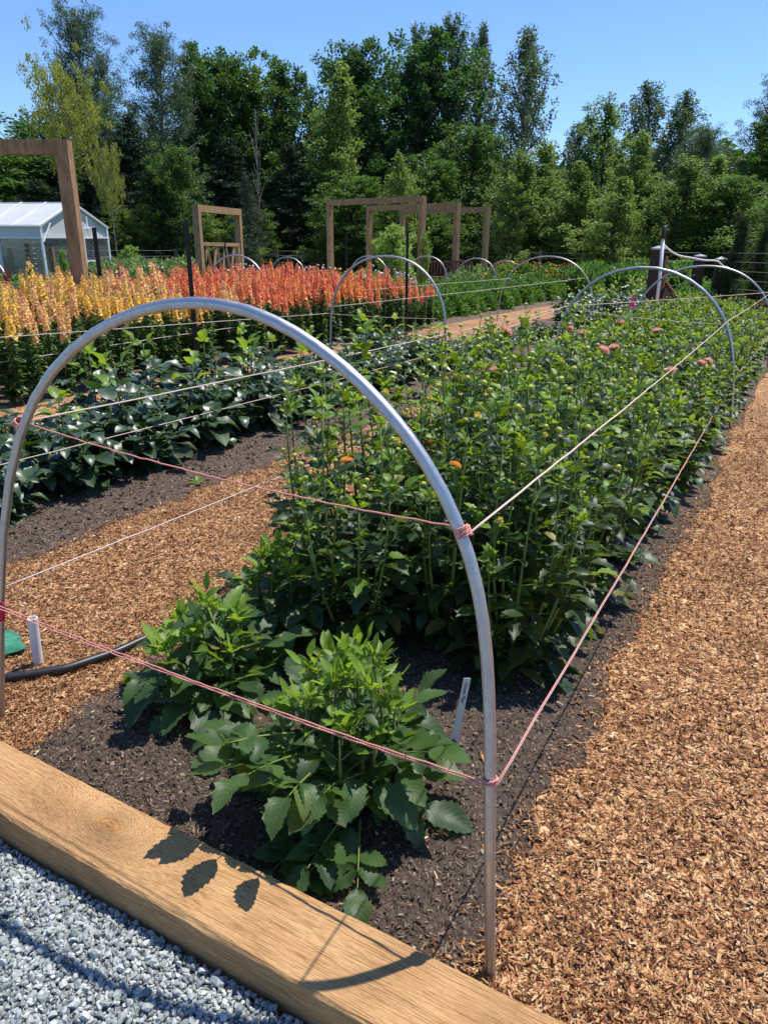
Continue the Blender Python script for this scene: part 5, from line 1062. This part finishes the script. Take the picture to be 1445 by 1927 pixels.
for a in [
 ('willow', 175, 0, 150, 46, 'tallest airy blue-green tree at the left, its tip touching the top edge', 'tree'),
 ('willow', 120, 120, 190, 52, 'broad blue-green tree behind the yellow-green one', 'tree'),
 ('willow', 262, 62, 150, 50, 'sparse twiggy tree right of the tallest left tree', 'tree'),
 ('yellow', 120, 122, 165, 40, 'airy yellow-green tree reaching to the left edge above the greenhouse', 'tree'),
 ('yellow', 205, 275, 75, 37, 'small yellow-green sapling in front of the dark conifers', 'tree'),
 ('maple', 60, 205, 230, 50, 'dark rounded tree behind the large left portal', 'tree'),
 ('maple2', -60, 260, 220, 48, 'dark tree cut off by the left edge', 'tree'),
 ('conifer', 235, 205, 190, 46, 'dark conifer mass between the greenhouse and the pale shrub tree', 'conifer'),
 ('conifer', 165, 250, 170, 44, 'dark conifer directly behind the greenhouse roof', 'conifer'),
 ('conifer', 300, 300, 150, 42, 'shorter dark conifer left of the small gate frame', 'conifer'),
 ('alder', 345, 275, 90, 41, 'light green bushy tree over the small gate frame', 'tree'),
 ('maple', 375, 110, 150, 58, 'dense dark rounded maple with visible trunk, left of centre', 'tree'),
 ('maple2', 470, 118, 150, 56, 'brighter green maple right of the dense dark maple', 'tree'),
 ('maple2', 530, 130, 110, 58, 'narrow maple just left of the tallest central maple', 'tree'),
 ('bare', 480, 200, 50, 48, 'thin half-bare tree before the maples, left of centre', 'tree'),
 ('bare', 535, 150, 90, 62, 'leafless twiggy treetop sticking above the maples', 'tree'),
 ('maple', 625, 78, 150, 56, 'tall central maple with a ragged top', 'tree'),
 ('poplar', 618, 105, 135, 48, 'yellowish green pointed tree standing in front of the central maples', 'tree'),
 ('maple', 745, 80, 190, 60, 'broadest dark maple in the centre of the skyline', 'tree'),
 ('maple2', 690, 165, 140, 57, 'dark maple filling the gap below the central skyline', 'tree'),
 ('cotton', 785, 36, 95, 66, 'slim cottonwood rising behind the broad dark maple', 'tree'),
 ('cotton', 850, 18, 120, 60, 'tallest plumed cottonwood right of centre', 'tree'),
 ('cotton', 900, 34, 80, 63, 'narrow cottonwood spire beside the tallest one', 'tree'),
 ('cotton2', 1000, 44, 140, 62, 'airy round-headed cottonwood standing alone right of the spires', 'tree'),
 ('cotton2', 1215, 150, 130, 62, 'left of the twin broad grey-green cottonwoods at the right', 'tree'),
 ('cotton2', 1272, 168, 120, 60, 'right of the twin broad grey-green cottonwoods at the right', 'tree'),
 ('cotton', 1085, 222, 90, 66, 'small distant cottonwood in the dip of the skyline', 'tree'),
 ('willow', 1405, 152, 150, 46, 'tall feathery tree at the right edge of the skyline', 'tree'),
 ('alder', 1140, 188, 130, 48, 'tall pointed alder between the cottonwoods at the right', 'tree'),
 ('alder2', 1215, 250, 110, 45, 'light green pointed alder below the twin cottonwoods', 'tree'),
 ('alder', 905, 236, 130, 46, 'green alder right of the broad dark maple', 'tree'),
 ('alder2', 1035, 268, 120, 44, 'light green alder below the round-headed cottonwood', 'tree'),
 ('alder2', 762, 284, 95, 40, 'small bright pointed tree above the nearest three-portal beam', 'tree'),
 ('alder', 835, 300, 120, 43, 'green tree behind the right posts of the portals', 'tree'),
 ('alder', 960, 290, 120, 42, 'green tree right of the rearmost portal post', 'tree'),
 ('alder', 1090, 300, 120, 42, 'low green tree above the distant hoop', 'tree'),
 ('alder2', 1165, 330, 120, 38, 'light green low tree left of the conduit post', 'tree'),
 ('alder', 1265, 300, 130, 39, 'green tree above the conduit post', 'tree'),
 ('alder2', 1330, 290, 120, 41, 'light green tree right of the conduit post', 'tree'),
 ('alder', 1385, 330, 130, 38, 'green tree behind the tall cedar shrub', 'tree'),
 ('willow', 1360, 235, 120, 48, 'shorter feathery tree left of the tall one at the right edge', 'tree'),
 ('maple2', 1448, 215, 150, 44, 'dark green tree behind the light one at the right edge', 'tree'),
 ('alder2', 1450, 255, 130, 43, 'light green tree cut off by the right edge', 'tree'),
 ('alder', 1510, 300, 140, 36, 'green tree beyond the right edge of the wood', 'tree'),
 ('alder', 690, 330, 130, 42, 'green tree seen through the nearest portal', 'tree'),
 ('conifer', 560, 260, 170, 47, 'dark conifer left of the nearest portal', 'conifer'),
 ('conifer', 420, 250, 170, 50, 'dark conifer behind the small spruce', 'conifer'),
 ('conifer', 660, 290, 160, 52, 'dark conifer behind the nearest portal', 'conifer'),
 ('conifer', 860, 250, 170, 52, 'dark conifer behind the rear portals', 'conifer'),
 ('conifer', 60, 330, 200, 42, 'dark conifer behind the left end of the greenhouse', 'conifer'),
 ('spruce', 470, 318, 110, 36, 'greyish brown-tipped spruce right of the small gate frame', 'spruce'),
]: tree(*a[:6], GW, a[6])
tree('lime', 745, 425, 85, 33, 'bright lime green shrub seen through the nearest portal', 'garden shrubs', 'shrub')
tree('lime', 118, 470, 22, 26, 'small lime green bush at the greenhouse corner', 'garden shrubs', 'shrub')
tree('lime', 247, 462, 44, 33, 'round pale bush beside the fence post right of the greenhouse', 'garden shrubs', 'shrub')
tree('lime', 798, 440, 26, 27.0, 'leafy vine climbing the right post of the nearest portal', 'garden shrubs', 'vine')
for a in [('thuja', 1392, 398, 80, 17.5, 'tallest dark cedar shrub behind the right wire fence'), ('thuja', 1434, 420, 60, 18.5, 'dark cedar shrub next to the tallest one, at the right edge'), ('thuja', 1475, 430, 60, 18.5, 'cedar shrub just beyond the right edge')]: tree(*a, 'columnar cedar shrubs at the right', 'cedar shrub')
# shrub belt along the foot of the wood
for i in range(34):
    px = -60 + i * 46 + rp.uniform(-12, 12); k = rp.choice(('alder', 'alder2', 'alder', 'conifer' if px < 700 else 'alder')); tree(k, px, rp.uniform(345, 410), rp.uniform(75, 115), rp.uniform(41, 47), 'low understorey tree along the foot of the wood', 'understorey trees of the wood', 'tree')
# the wood goes on behind: one far mass
g = Geo(); r = np.random.RandomState(70); n = 52000; ang = r.uniform(-.62, .60, n); dist = r.uniform(68, 82, n); hh = r.uniform(0, 1, n) ** .8 * (8.5 + 3.5 * fbm(ang * 14, ang * 0, 3)); a = YAW - ang
P = np.stack([-np.sin(a) * dist, np.cos(a) * dist, hh - .8], -1); g.scatter(LQ, frames(sph(r, n), sph(r, n)), P, r.uniform(.5, 1.0, n)); kind(g.build('distant_wood', TM['maple']), 'stuff')['label'] = 'dark continuous wood behind the separate trees'
print('objects', len(SC.objects), 'snap', cnt)
